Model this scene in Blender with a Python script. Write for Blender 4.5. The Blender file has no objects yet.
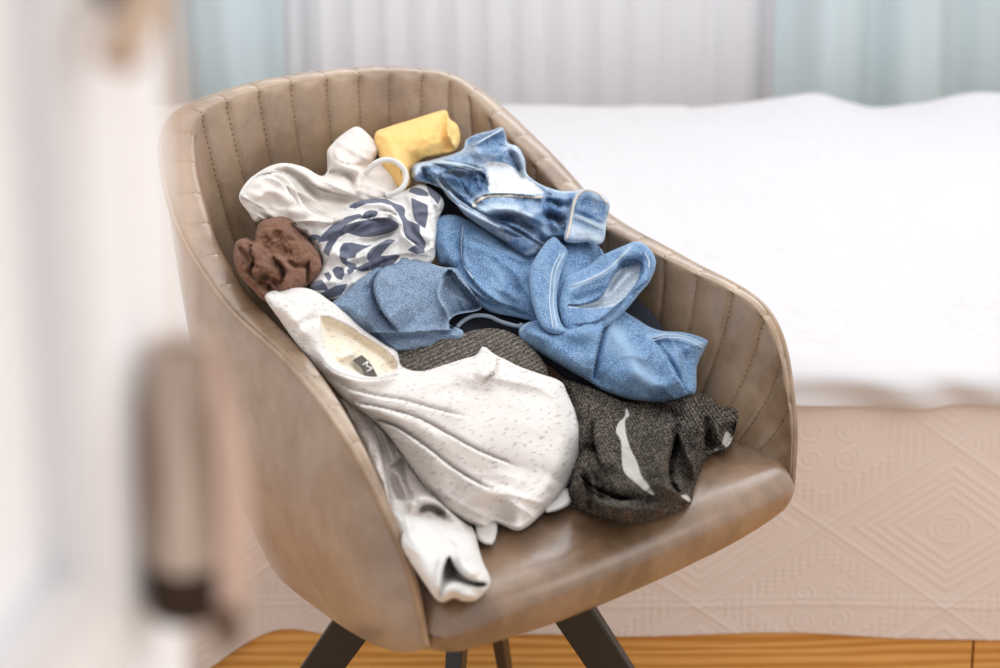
import bpy, math, random
import numpy as np
from mathutils import Vector, Matrix
from mathutils.geometry import delaunay_2d_cdt

sc = bpy.context.scene
COL = sc.collection
# ------------------------------------------------------------------ camera
FPX = 1389.0; TH = math.radians(10); ZC = 1.212
YP = -192.0 + FPX*math.tan(TH)
cam_d = bpy.data.cameras.new('camera'); cam = bpy.data.objects.new('camera', cam_d); COL.objects.link(cam)
cam.location = (0, 0, ZC); cam.rotation_euler = (math.pi/2-TH, 0, 0)
cam_d.sensor_width = 36; cam_d.lens = FPX*36/1000
cam_d.shift_y = (YP-334)/1000
cam_d.clip_start = .02
cam_d.dof.use_dof = True; cam_d.dof.focus_distance = 1.61; cam_d.dof.aperture_fstop = 3.2
sc.camera = cam
# ------------------------------------------------------------------ light
w = bpy.data.worlds.new('world'); sc.world = w; w.use_nodes = True
wn = w.node_tree.nodes; wl = w.node_tree.links
bg = wn['Background']; bg.inputs['Color'].default_value = (1, .995, .99, 1); bg.inputs['Strength'].default_value = .84
def area(name, loc, target, sx, sy, energy, col):
    d = bpy.data.lights.new(name, 'AREA'); d.shape = 'RECTANGLE'; d.size = sx; d.size_y = sy
    d.energy = energy; d.color = col
    o = bpy.data.objects.new(name, d); COL.objects.link(o); o.location = loc
    o.rotation_euler = (Vector(target)-Vector(loc)).to_track_quat('-Z', 'Y').to_euler()
    return o
area('window_light', (.9, 3.8, 2.3), (.1, 1.6, .5), 3.8, 1.5, 50, (.88, .94, 1))
area('overhead_fill', (-.1, 1.75, 2.9), (-.1, 1.8, 0), 2.6, 1.5, 22, (.90, .95, 1))  # overhead fill lamp added to brighten curtains, bed and chair rim
area('side_light', (2.4, .5, 2.0), (0, 1.6, .5), 1.2, 1.2, 9, (1, .98, .95))
sc.view_settings.view_transform = 'Standard'; sc.view_settings.look = 'None'
sc.view_settings.gamma = 1; sc.view_settings.use_curve_mapping = False
sc.view_settings.exposure = 0.24
sc.cycles.max_bounces = 6; sc.cycles.use_denoising = True

# ------------------------------------------------------------------ helpers
def srgb(r, g, b):
    f = lambda c: (c/255/12.92) if c/255 <= .04045 else ((c/255+.055)/1.055)**2.4
    return (f(r), f(g), f(b), 1)

class NT:
    def __init__(s, name, rough=.8, spec=.3):
        s.m = bpy.data.materials.new(name); s.m.use_nodes = True
        s.n = s.m.node_tree.nodes; s.l = s.m.node_tree.links
        s.b = s.n['Principled BSDF']; s.b.inputs['Roughness'].default_value = rough
        s.b.inputs['Specular IOR Level'].default_value = spec
    def put(s, v, sock):
        if isinstance(v, bpy.types.NodeSocket): s.l.new(v, sock)
        else: sock.default_value = v
    def math(s, op, a, b=0., c=0.):
        n = s.n.new('ShaderNodeMath'); n.operation = op
        s.put(a, n.inputs[0]); s.put(b, n.inputs[1]); s.put(c, n.inputs[2]); return n.outputs[0]
    def mix(s, f, a, b):
        n = s.n.new('ShaderNodeMix'); n.data_type = 'RGBA'
        s.put(f, n.inputs[0]); s.put(a, n.inputs[6]); s.put(b, n.inputs[7]); return n.outputs[2]
    def coord(s, kind='UV', scale=(1, 1, 1), rot=0):
        t = s.n.new('ShaderNodeTexCoord'); m = s.n.new('ShaderNodeMapping')
        m.inputs['Scale'].default_value = scale; m.inputs['Rotation'].default_value = (0, 0, rot)
        s.l.new(t.outputs[kind], m.inputs['Vector']); return m.outputs[0]
    def noise(s, co, scale, detail=3, rough=.5, dist=0):
        n = s.n.new('ShaderNodeTexNoise'); s.l.new(co, n.inputs['Vector'])
        n.inputs['Scale'].default_value = scale; n.inputs['Detail'].default_value = detail
        n.inputs['Roughness'].default_value = rough; n.inputs['Distortion'].default_value = dist
        return n.outputs[0]
    def vor(s, co, scale, feat='F1'):
        n = s.n.new('ShaderNodeTexVoronoi'); n.feature = feat; s.l.new(co, n.inputs['Vector'])
        n.inputs['Scale'].default_value = scale; return n.outputs['Distance']
    def wave(s, co, scale, dist=0, direction='X', ds=1):
        n = s.n.new('ShaderNodeTexWave'); n.bands_direction = direction; s.l.new(co, n.inputs['Vector'])
        n.inputs['Scale'].default_value = scale; n.inputs['Distortion'].default_value = dist
        n.inputs['Detail Scale'].default_value = ds; return n.outputs['Fac']
    def ramp(s, v, lo, hi):
        n = s.n.new('ShaderNodeMapRange'); s.put(v, n.inputs[0]); n.inputs[1].default_value = lo
        n.inputs[2].default_value = hi; return n.outputs[0]
    def attr(s, name):
        n = s.n.new('ShaderNodeAttribute'); n.attribute_name = name; return n.outputs['Fac']
    def bump(s, h, strength=.4, dist=.001, prev=None):
        n = s.n.new('ShaderNodeBump'); n.inputs['Strength'].default_value = strength
        n.inputs['Distance'].default_value = dist; s.put(h, n.inputs['Height'])
        if prev: s.l.new(prev, n.inputs['Normal'])
        return n.outputs[0]
    def out(s, col, nrm=None, rough=None, sheen=0):
        s.put(col, s.b.inputs['Base Color'])
        if nrm: s.l.new(nrm, s.b.inputs['Normal'])
        if rough is not None: s.put(rough, s.b.inputs['Roughness'])
        if sheen: s.b.inputs['Sheen Weight'].default_value = sheen; s.b.inputs['Sheen Roughness'].default_value = .5
        return s.m

def link(name, me, mat, parent=None, loc=None, smooth=True):
    o = bpy.data.objects.new(name, me); COL.objects.link(o)
    if mat: me.materials.append(mat)
    if smooth: me.polygons.foreach_set('use_smooth', [True]*len(me.polygons))
    if parent: o.parent = parent
    if loc is not None: o.location = loc
    return o
def mesh(name, V, Fc):
    me = bpy.data.meshes.new(name); me.from_pydata([tuple(map(float, v)) for v in V], [], [tuple(map(int, f)) for f in Fc]); me.update(); return me
def tag(o, label, cat, group=None):
    o['label'] = label; o['category'] = cat
    if group: o['group'] = group
    return o
def empty(name, loc, rz=0):
    o = bpy.data.objects.new(name, None); COL.objects.link(o); o.location = loc; o.rotation_euler = (0, 0, rz)
    o.empty_display_size = .05; return o
def structure(o): o['kind'] = 'structure'; return o

def cat(P, n=8, closed=False):
    P = np.array(P, float)
    Q = np.vstack([P[-1:], P, P[:2]]) if closed else np.vstack([2*P[:1]-P[1:2], P, 2*P[-1:]-P[-2:-1]])
    o = []
    for i in range(1, len(Q)-2):
        a, b, c, d = Q[i-1:i+3]
        for t in np.linspace(0, 1, n, endpoint=False):
            o.append(.5*((2*b)+(-a+c)*t+(2*a-5*b+4*c-d)*t*t+(-a+3*b-3*c+d)*t**3))
    if not closed: o.append(P[-1])
    return np.array(o)
def resample(P, step):
    s = np.r_[0, np.cumsum(np.linalg.norm(np.diff(P, axis=0), axis=1))]
    n = max(2, int(round(s[-1]/step))+1); t = np.linspace(0, s[-1], n)
    return np.c_[tuple(np.interp(t, s, P[:, k]) for k in range(P.shape[1]))]
def grid_faces(nr, nc, wrap=False):
    F = []
    for i in range(nr-1):
        for j in range(nc if wrap else nc-1):
            k = (j+1) % nc
            F.append((i*nc+j, i*nc+k, (i+1)*nc+k, (i+1)*nc+j))
    return F
def tube(P, r, n=8, flat=1.0, up=None, cap=True):
    """swept ring along P; r scalar or per point; flat squashes along 'up'"""
    P = np.array(P, float); m = len(P); r = np.broadcast_to(r, (m,))
    T = np.gradient(P, axis=0); T /= np.linalg.norm(T, axis=1)[:, None]+1e-12
    u = np.array(up if up is not None else (0, 0, 1.)); V = []
    for i in range(m):
        s = np.cross(T[i], u); s /= np.linalg.norm(s)+1e-9; q = np.cross(s, T[i])
        for k in range(n):
            a = 2*math.pi*k/n; V.append(P[i]+r[i]*(math.cos(a)*s+flat*math.sin(a)*q))
    F = grid_faces(m, n, True)
    if cap: F += [tuple(range(n))[::-1], tuple(range((m-1)*n, m*n))]
    return V, F
def box(x0, x1, y0, y1, z0, z1, bev=.0):
    import bmesh
    bm = bmesh.new(); bmesh.ops.create_cube(bm, size=1)
    for v in bm.verts: v.co = Vector(((x0+x1)/2+v.co.x*(x1-x0), (y0+y1)/2+v.co.y*(y1-y0), (z0+z1)/2+v.co.z*(z1-z0)))
    if bev: bmesh.ops.bevel(bm, geom=bm.edges[:], offset=bev, segments=3, affect='EDGES', profile=.6)
    me = bpy.data.meshes.new('box'); bm.to_mesh(me); bm.free(); return me
class MB:
    def __init__(s): s.V = []; s.F = []
    def add(s, V, F):
        k = len(s.V); s.V += [tuple(v) for v in V]; s.F += [tuple(i+k for i in f) for f in F]; return s
    def me(s, name): return mesh(name, s.V, s.F)

# smooth value noise in numpy
def _h(ix, iy, seed): 
    n = (ix*374761393+iy*668265263+seed*1442695041) & 0x7fffffff
    n = ((n ^ (n >> 13))*1274126177) & 0x7fffffff
    return ((n ^ (n >> 16)) & 0xffff)/65535.*2-1
def vnoise(x, y, seed=0):
    ix = np.floor(x).astype(np.int64); iy = np.floor(y).astype(np.int64); fx = x-ix; fy = y-iy
    fx = fx*fx*fx*(fx*(fx*6-15)+10); fy = fy*fy*fy*(fy*(fy*6-15)+10)
    return (_h(ix, iy, seed)*(1-fx)+_h(ix+1, iy, seed)*fx)*(1-fy)+(_h(ix, iy+1, seed)*(1-fx)+_h(ix+1, iy+1, seed)*fx)*fy

# ------------------------------------------------------------------ materials
def leather(name, stitched=False, base=((168, 141, 114), (130, 104, 81))):
    t = NT(name, .42, .5); co = t.coord('Object'); t.b.inputs['Coat Weight'].default_value = .9; t.b.inputs['Coat Roughness'].default_value = .25
    n1 = t.noise(co, 9, 5, .6); n2 = t.noise(co, 42, 4, .6); n3 = t.vor(co, 620)
    f = t.ramp(t.math('ADD', t.math('MULTIPLY', n1, .7), t.math('MULTIPLY', n2, .3)), .38, .62)
    c = t.mix(f, srgb(*base[0]), srgb(*base[1]))
    h = t.math('ADD', t.math('MULTIPLY', n2, 1.2), t.math('MULTIPLY', n3, .35))
    nm = t.bump(h, .35, .0012)
    return t.out(c, nm, t.ramp(n2, .1, 1.2) if False else .40)
M_leather = leather('brown_leather')
M_leather_out = leather('brown_leather_outer', base=((162, 145, 132), (136, 117, 103)))
M_leather_seat = leather('brown_leather_seat', base=((142, 112, 86), (98, 73, 52)))
M_thread = NT('stitch_thread', .7).out(srgb(150, 116, 84))
M_black = NT('black_metal', .38, .5).out(srgb(34, 31, 30))

def cloth(name, c0, c1, fine=900, bumps=.5, big=0., rough=.9, sheen=.06):
    t = NT(name, rough, .15); co = t.coord('Object')
    n = t.noise(co, fine, 2, .6); n2 = t.noise(co, 60, 3, .5)
    c = t.mix(t.ramp(t.math('ADD', t.math('MULTIPLY', n, .6), t.math('MULTIPLY', n2, .4)), .3, .7), srgb(*c0), srgb(*c1))
    nm = t.bump(n, bumps, .0006)
    if big: nm = t.bump(n2, big, .006, nm)
    return t.out(c, nm, None, sheen)
def denim(name, dark, mid, light, wash=0., reverse=None):
    t = NT(name, .9, .12); co = t.coord('UV')
    co2 = t.coord('UV', (1, .28, 1), .8); co3 = t.coord('UV', (.3, 1, 1), .8)
    g = t.math('ADD', t.noise(co2, 1150, 1, .6), t.noise(co3, 1050, 1, .6))
    big = t.noise(co, 26, 4, .65); mid_n = t.noise(co, 130, 3, .6)
    f = t.ramp(t.math('ADD', t.math('MULTIPLY', g, .5), t.math('MULTIPLY', mid_n, .14)), .47, .68)
    c = t.mix(f, srgb(*dark), srgb(*mid))
    c = t.mix(t.math('MULTIPLY', t.ramp(big, .45, .62), .35+wash), c, srgb(*light))
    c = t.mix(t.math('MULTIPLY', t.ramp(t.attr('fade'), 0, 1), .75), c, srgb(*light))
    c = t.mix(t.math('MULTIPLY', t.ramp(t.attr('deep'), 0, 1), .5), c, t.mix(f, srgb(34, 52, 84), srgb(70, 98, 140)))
    if reverse: c = t.mix(t.ramp(t.attr('pattern'), -.4, .4), c, t.mix(f, srgb(*reverse), srgb(232, 236, 240)))
    nm = t.bump(g, .55, .0008); nm = t.bump(mid_n, .35, .0035, nm)
    return t.out(c, nm, None, .04)
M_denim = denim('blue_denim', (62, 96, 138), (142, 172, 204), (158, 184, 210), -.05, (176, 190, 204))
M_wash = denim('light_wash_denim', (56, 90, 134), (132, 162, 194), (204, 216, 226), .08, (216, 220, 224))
M_grey_denim = denim('grey_blue_denim', (78, 98, 124), (148, 166, 188), (150, 168, 188), -.1, (120, 134, 150))
M_seam = cloth('pale_denim_seam', (214, 218, 220), (160, 182, 204), 1200)
M_seam_cream = cloth('cream_seam_tape', (226, 214, 200), (196, 184, 172), 900)
M_dark = cloth('charcoal_cloth', (44, 46, 54), (58, 60, 70), 800)
M_yellow = cloth('yellow_cotton', (238, 200, 132), (230, 184, 110), 700, .35, .25)
M_brown = cloth('brown_cotton', (138, 100, 80), (92, 62, 48), 300, .5, .4)
M_white_cloth = cloth('white_cotton', (222, 219, 215), (210, 206, 202), 900, .4, .2)

def cream_rib():
    t = NT('cream_ribbed_jersey', .9, .12); co = t.coord('UV')
    wv = t.wave(t.coord('UV', rot=.9), 130, .6)
    n = t.noise(co, 500, 2)
    c = t.mix(t.ramp(n, .3, .7), srgb(228, 220, 213), srgb(212, 203, 196))
    return t.out(c, t.bump(wv, .3, .0009), None, .2)
M_cream = cream_rib()
def stripes():
    t = NT('navy_white_stripe', .85, .15); co = t.coord('UV')
    n = t.noise(co, 900, 2)
    f = t.ramp(t.attr('pattern'), -.6, .1)
    c = t.mix(f, t.mix(n, srgb(228, 225, 222), srgb(212, 209, 207)), t.mix(n, srgb(78, 82, 100), srgb(104, 107, 123)))
    return t.out(c, t.bump(n, .4, .0006), None, .2)
M_stripe = stripes()
def speckle():
    t = NT('flecked_white_jersey', .92, .1)
    co = t.coord('UV', (.30, 1, 1), -.25); co2 = t.coord('UV')
    n = t.noise(co, 400, 2, .5); m = t.noise(co2, 60, 2); f2 = t.noise(co2, 1000, 2)
    fl = t.math('MULTIPLY', t.ramp(n, .585, .64), t.ramp(m, .36, .5))
    base = t.mix(t.ramp(f2, .3, .7), srgb(226, 219, 214), srgb(216, 209, 204))
    base = t.mix(t.ramp(t.attr('pattern'), -.5, .5), base, srgb(238, 226, 206))
    c = t.mix(t.math('MULTIPLY', fl, .5), base, srgb(138, 128, 122))
    return t.out(c, t.bump(f2, .35, .0006), None, .2)
M_shirt = speckle()
def knit(name, a, b, rot=.15, rib=False):
    t = NT(name, .95, .08)
    co = t.coord('UV', (1, 1, 1), rot)
    n = t.noise(co, 400, 3, .8)
    w1 = t.wave(co, 80 if not rib else 62, .7, 'Y' if rib else 'X', 30)
    w2 = t.wave(co, 120, 3, 'X' if rib else 'Y', 30)
    v = t.vor(t.coord('UV', (1, 1.5, 1), rot), 330)
    f = t.ramp(t.math('ADD', t.math('MULTIPLY', n, .75), t.math('MULTIPLY', v, .35)), .46, .68)
    c = t.mix(f, srgb(*a), srgb(*b))
    c = t.mix(t.math('MULTIPLY', t.ramp(w1, .45, .0), .6), c, srgb(a[0]*.6, a[1]*.6, a[2]*.6))
    c = t.mix(t.ramp(t.attr('pattern'), -.6, .6), c, t.mix(n, srgb(238, 232, 226), srgb(206, 198, 190)))
    h = t.math('ADD', t.math('MULTIPLY', w1, 1.), t.math('MULTIPLY', n, .8))
    h = t.math('ADD', h, t.math('MULTIPLY', w2, .3))
    return t.out(c, t.bump(h, .9, .0022), None, .04)
M_knit = knit('dark_marled_knit', (24, 20, 17), (134, 122, 110))
M_knit_rib = knit('grey_ribbed_knit', (76, 67, 59), (152, 142, 132), -.15, True)

# ------------------------------------------------------------------ the chair
CX, CY, YAW = -.054, 1.574, .637
chair = empty('armchair', (CX, CY, 0), YAW)
tag(chair, 'brown leather tub armchair with channel stitched back and black splayed legs, heaped with clothes', 'armchair')
RC = np.array([(.248, -.313, .444), (.264, -.298, .535), (.285, -.237, .629), (.276, -.101, .660), (.276, .048, .683), (.274, .176, .745), (.228, .298, .825), (.116, .332, .852), (0, .335, .858)])
BC = np.array([(.246, -.312, .442), (.252, -.27, .418), (.252, -.20, .396), (.246, -.09, .374), (.234, .02, .355), (.206, .11, .345), (.150, .17, .34), (.076, .20, .34), (0, .207, .34)])
IB = np.array([(.236, -.305, .446), (.226, -.265, .464), (.222, -.20, .468), (.218, -.09, .470), (.205, .02, .470), (.180, .11, .470), (.135, .165, .470), (.068, .195, .470), (0, .20, .470)])
THK = np.array([.004, .007, .013, .023, .032, .040, .040, .038, .038])
def par(C):          # left arm front -> back centre -> right arm front
    a = cat(C, 40); return np.vstack([a*np.array([-1, 1, 1]), a[::-1][1:]])
rim, base, inb = par(RC), par(BC), par(IB)
thk = cat(THK[:, None], 40)[:, 0]; thk = np.r_[thk, thk[::-1][1:]]
arc = np.r_[0, np.cumsum(np.linalg.norm(np.diff(rim, axis=0), axis=1))]
NS = 900
tt = np.linspace(0, arc[-1], NS)
def rs(A): return np.c_[tuple(np.interp(tt, arc, A[:, k]) for k in range(3))]
rim, base, inb = rs(rim), rs(base), rs(inb); thk = np.interp(tt, arc, thk)
def smooth(A, n):
    for _ in range(n): A[1:-1] = (A[:-2]+2*A[1:-1]+A[2:])/4
    return A
for A in (rim, base, inb): smooth(A, 60)
T = np.gradient(rim, axis=0); T /= np.linalg.norm(T, axis=1)[:, None]
# inward direction: towards the middle of the seat, square to the rim
mid = np.array([0, -.06, 0]); IN = np.c_[T[:, 1], -T[:, 0], 0*T[:, 0]]
IN /= np.linalg.norm(IN, axis=1)[:, None]+1e-9
sg = np.sign(((mid-rim)*IN*[1, 1, 0]).sum(1)); IN *= sg[:, None]
# near the arm fronts keep it pointing across the seat
wf = np.clip((rim[:, 1]+.31)/.10, 0, 1)[:, None]; side = np.c_[-np.sign(rim[:, 0]), 0*thk, 0*thk]
IN = IN*wf+side*(1-wf); IN /= np.linalg.norm(IN, axis=1)[:, None]; smooth(IN, 80); IN /= np.linalg.norm(IN, axis=1)[:, None]
UP = np.cross(T, IN); UP *= np.sign((UP*np.array([0, -.3, 1])).sum(1))[:, None]; UP /= np.linalg.norm(UP, axis=1)[:, None]
NCH = 40
phase = (tt/tt[-1]*NCH); fr = np.abs(phase-np.round(phase))*tt[-1]/NCH     # metres to nearest stitch line
endf = np.clip(np.minimum(tt, tt[-1]-tt)/.10, 0, 1)
chan = (-.0034*np.exp(-(fr/.004)**2)+.0010*np.cos(np.pi*2*(phase))*-1)*endf
# outer panel
rows = []
for q in np.linspace(0, 1, 26):
    P = base*(1-q)+rim*q
    out = -IN*(.026*math.sin(math.pi*q)*(1-.3*q))*np.clip(endf, .0, 1)[:, None]
    P = P+out; rows.append(P)
outer_bottom = rows[0]; outer_rows = rows
mb = MB(); mb.add(np.vstack(rows), grid_faces(len(rows), NS))
# underside closing to the middle
rr = [rows[0]]
for q in (.15, .4, .7, 1):
    c = np.array([0, -.05, .325]); P = rows[0]*(1-q)+c*q; P[:, 2] = rows[0][:, 2]*(1-q)**2+.325*(1-(1-q)**2); rr.append(P)
mb.add(np.vstack(rr), [f[::-1] for f in grid_faces(len(rr), NS)])
outer = link('outer_shell', mb.me('outer_shell'), M_leather_out, chair)
# rim roll + inner channelled surface
rows = []
for q in np.linspace(0, 1, 9):       # over the top of the rim
    a = math.pi*q
    P = rim+IN*(thk*(1-math.cos(a))/2)[:, None]+UP*(thk*.20*math.sin(a))[:, None]
    rows.append(P+UP*(chan*.35*math.sin(a)*min(1, q*2))[:, None])
irim = rows[-1]
for q in np.linspace(.02, 1, 60):
    s = q
    P = irim*(1-s)+inb*s
    bow = -IN*(.014*math.sin(math.pi*s)*endf)[:, None]
    P = P+bow+IN*(chan*(1-.35*s))[:, None]
    rows.append(P)
inner_rows = rows
mb = MB(); mb.add(np.vstack(rows), [f[::-1] for f in grid_faces(len(rows), NS)])
inner = link('quilted_backrest', mb.me('quilted_backrest'), M_leather, chair)
for j in (0, -1):    # close the two arm fronts
    mb = MB(); A = np.array([r[j] for r in outer_rows]); B = np.array([r[j] for r in inner_rows[8:]])
    def rn(Q): 
        t_ = np.linspace(0, len(Q)-1, 40); return np.c_[tuple(np.interp(t_, range(len(Q)), Q[:, k]) for k in range(3))]
    A = rn(A); B = rn(B[::-1]); mb.add(np.vstack([A, B]), grid_faces(2, 40)); mb.add(np.array([r[j] for r in inner_rows[:9]]), [tuple(range(9))])
    link('arm_front', mb.me('arm_front'), M_leather, chair)
# dashed stitching in the channels
th = MB()
for k in range(2, NCH-1):
    j = int(round(k/NCH*(NS-1)))
    L = np.array([r[j] for r in inner_rows[2:]])
    off = IN[j]*.0008; L = resample(L, .0035)
    for i in range(0, len(L)-1, 2):
        V, F = tube([L[i]+off, L[i+1]+off], .00055, 4); th.add(V, F)
link('stitching', th.me('stitching'), M_thread, chair)
V, F = tube(rim[::3]+UP[::3]*.0005, .0032, 8); mb = MB().add(V, F)
link('piping', mb.me('piping'), M_leather, chair)
# seat cushion
prof = []
ns, rowsS = 61, []
XS = np.linspace(-1, 1, ns)
for s in XS:
    e = max(0, (abs(s)-.86)/.14); e = 1-math.sqrt(1-e*e*.98)
    yf = -.352+.026*abs(s)**3+.022*e
    zt = .494-.008*abs(s)**4-.016*e; zb = .425+.004*abs(s)**3+.016*e
    zm = (zt+zb)/2
    ctl = [(yf+.16, zb-.004), (yf+.05, zb-.002), (yf+.014, zb+.006), (yf+.001, zb+.022), (yf+.001, zt-.022), (yf+.014, zt-.007), (yf+.04, zt), (yf+.12, zt+.002), (yf+.30, zt-.006), (.14, zt-.010), (.19, zt-.014)]
    c = cat(np.array(ctl), 6); L = []
    for y, z in c:
        yy = (y-yf)
        # half width of the tub at this depth
        hw = np.interp(y, [-.40, -.305, -.20, -.09, .02, .11, .165, .195], [.254, .252, .234, .224, .212, .188, .150, .09])
        L.append((s*hw, y if y < .1 else .1+(y-.1)*(1-.35*s*s), z+.0016*float(vnoise(np.array([s*3.1+5]), np.array([y*14.]), 4)[0])))
    rowsS.append(L)
nc = len(rowsS[0]); mb = MB(); mb.add(np.array(rowsS).reshape(-1, 3), grid_faces(ns, nc))
link('seat', mb.me('seat'), M_leather_seat, chair)
for sgn in (-1, 1):   # welt where cushion meets arm front
    pass
# legs: splayed square tubes from a plate under the seat
FL = -.06
me = box(-.09, .09, -.15, .03, .300, .328, .004); link('mounting_plate', me, M_black, chair)
def leg_mesh(top, foot, w0, w1):
    top = np.array(top, float); foot = np.array(foot, float)
    d = foot-top; d /= np.linalg.norm(d); s = np.cross(d, (0, 0, 1)); s /= np.linalg.norm(s); q = np.cross(s, d)
    V = []
    c = .12
    for P, w_ in ((top, w0), (foot, w1)):
        for a, b in ((-1+c, -1), (1-c, -1), (1, -1+c), (1, 1-c), (1-c, 1), (-1+c, 1), (-1, 1-c), (-1, -1+c)):
            V.append(P+s*a*w_*.19+q*b*w_*.5)
    F = [(k, (k+1) % 8, 8+(k+1) % 8, 8+k) for k in range(8)]+[tuple(range(8))[::-1], tuple(range(8, 16))]
    return mesh('leg', V, F)
for k_ in range(4):
    a_ = math.radians(45+90*k_+1); c_, s_ = math.cos(a_), math.sin(a_); lx, ly = -.038, -.088
    link('leg', leg_mesh((lx+c_*.100, ly+s_*.100, .328), (lx+c_*.352, ly+s_*.352, FL), .048, .032), M_black, chair, smooth=False)
    V, F = tube([(lx+c_*.352, ly+s_*.352, FL), (lx+c_*.352, ly+s_*.352, FL+.006)], .018, 12, up=(1, 0, 0))
    link('glide', mesh('glide', V, F), M_dark, chair)

# ------------------------------------------------------------------ heap of clothes
ct, st = math.cos(YAW), math.sin(YAW)
def local_rays(px, py):
    a = (px-500)/FPX; b = -(py-YP)/FPX
    X, Y, Z = a, math.cos(TH)+b*math.sin(TH), -math.sin(TH)+b*math.cos(TH)
    d = np.c_[X*ct+Y*st, -X*st+Y*ct, Z]
    o = np.array([-CX*ct-CY*st, CX*st-CY*ct, ZC]); return o, d
def seat_z(x, y): return np.where(y < -.27, .494, .492)
def Hs(x, y):
    p = .505+.70*(y+.22)
    p = np.log1p(np.exp((p-.497)/.012))*.012+.497
    return p+.55*np.clip(x-.17, 0, .1)+.35*np.clip(-x-.17, 0, .1)
def surf(px, py, h, fl=.4965):
    px = np.asarray(px, float); py = np.asarray(py, float)
    o, d = local_rays(px, py); lo = np.full(len(px), .9); hi = np.full(len(px), 2.1)
    for _ in range(34):
        m = (lo+hi)/2; P = o+d*m[:, None]
        up = P[:, 2] > np.maximum(Hs(P[:, 0], P[:, 1])+h, fl)
        lo = np.where(up, m, lo); hi = np.where(up, hi, m)
    return o+d*((lo+hi)/2)[:, None]
def segdist(px, py, L):
    """unsigned distance, signed side, param along polyline"""
    best = np.full(len(px), 1e9); side = np.zeros(len(px)); par = np.zeros(len(px))
    s = np.r_[0, np.cumsum(np.linalg.norm(np.diff(L, axis=0), axis=1))]
    for i in range(len(L)-1):
        a = L[i]; v = L[i+1]-a; l2 = v@v+1e-9
        t = np.clip(((px-a[0])*v[0]+(py-a[1])*v[1])/l2, 0, 1)
        dx = px-a[0]-t*v[0]; dy = py-a[1]-t*v[1]; d = np.hypot(dx, dy); k = d < best
        best = np.where(k, d, best); side = np.where(k, np.sign(v[0]*(py-a[1])-v[1]*(px-a[0])), side)
        par = np.where(k, (s[i]+t*math.sqrt(l2))/s[-1], par)
    return best, side, par
def sdf(px, py, L):
    """>0 inside closed polygon"""
    d, _, _ = segdist(px, py, np.vstack([L, L[:1]])); ins = np.zeros(len(px), bool)
    n = len(L)
    for i in range(n):
        x0, y0 = L[i]; x1, y1 = L[(i+1) % n]
        c = ((y0 > py) != (y1 > py)) & (px < (x1-x0)*(py-y0)/(y1-y0+1e-12)+x0); ins ^= c
    return np.where(ins, d, -d)
def toimg(P):
    x = CX+P[:, 0]*ct-P[:, 1]*st; y = CY+P[:, 0]*st+P[:, 1]*ct; z = P[:, 2]-ZC
    d = y*math.cos(TH)-z*math.sin(TH); u = y*math.sin(TH)+z*math.cos(TH); return 500+FPX*x/d, YP-FPX*u/d
def height(px, py, feats):
    h = np.zeros(len(px))
    for f in feats:
        k = f[0]
        if k == 'P':      # layer: raised (or sunk) area with a rounded edge
            d = sdf(px, py, cat(f[1], 6, True)); x = np.clip(d/f[3], 0, 1); h += f[2]*np.sqrt(1-(1-x)**2)
        elif k == 'B':    # soft mound
            d = sdf(px, py, cat(f[1], 6, True)); x = np.clip(.5+d/f[3]/2, 0, 1); h += f[2]*x*x*(3-2*x)
        elif k == 'R':    # soft ridge or groove
            d, s, t = segdist(px, py, cat(f[1], 6)); h += 1.4*f[2]*np.exp(-(d/f[3])**2)*np.clip(np.minimum(t, 1-t)*4+.25, 0, 1)
        elif k == 'S':    # overlapping fold: high on the right hand side of the line as drawn, sharp edge
            d, s, t = segdist(px, py, cat(f[1], 6)); e = np.clip(np.minimum(t, 1-t)*5+.05, 0, 1)
            x = np.clip(d/2.2, 0, 1)
            h += 1.25*f[2]*e*np.where(s > 0, np.sqrt(1-(1-x)**2)*np.exp(-(d/f[3])**1.5), -.5*np.exp(-(d/3.2)**2))
        elif k == 'W':    # draping wrinkles along a direction: amp, degrees, length, width, seed
            c_, s_ = math.cos(math.radians(f[2])), math.sin(math.radians(f[2]))
            u = (px*c_+py*s_)/f[3]; v = (-px*s_+py*c_)/f[4]; v = v+1.3*vnoise(u*1.1, v*.35, f[5]+7)
            n = vnoise(u, v, f[5]); m_ = np.clip(.5+1.2*vnoise(u*.9+3, v*.4+8, f[5]+2), 0, 1)
            h += f[1]*(1-3.2*np.abs(n))*m_
        elif k == 'N':    # crumple noise: amp, scale px, seed
            u = px/f[2]; v = py/f[2]; wx = vnoise(u*.7+9, v*.7, f[3])*1.2; wy = vnoise(u*.7, v*.7+5, f[3]+1)*1.2
            n = 1-2*np.abs(vnoise(u+wx, v+wy, f[3]+2)); n2 = vnoise(u*2.3+wy, v*2.3+wx, f[3]+3)
            h += f[1]*(n*.7+n2*.3)
    return h
def grading(px, py, g):
    if not g: return np.ones(len(px))
    (x0, y0), (x1, y1) = g; t = ((px-x0)*(x1-x0)+(py-y0)*(y1-y0))/((x1-x0)**2+(y1-y0)**2); t = np.clip(t, 0, 1); return 1-t*t*(3-2*t)
_rc = cat(RC, 20); _th = cat(THK[:, None], 20)[:, 0]; _ib = cat(IB, 20); _o = np.argsort(_rc[:, 1]); _p = np.argsort(_ib[:, 1])
def wallz(y): return np.interp(y, _rc[_o, 1], _rc[_o, 2])
def wallx(y, z):
    zr = wallz(y); xr = np.interp(y, _rc[_o, 1], (_rc[:, 0]-_th)[_o]); xi = np.interp(y, _ib[_p, 1], _ib[_p, 0])
    k = np.clip((z-.47)/np.maximum(zr-.47, .02), 0, 1); xi = np.where(y > .05, np.maximum(xi, .19), xi); return xi+(xr-xi)*k+.010*np.sin(np.pi*k)-.004
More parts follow.
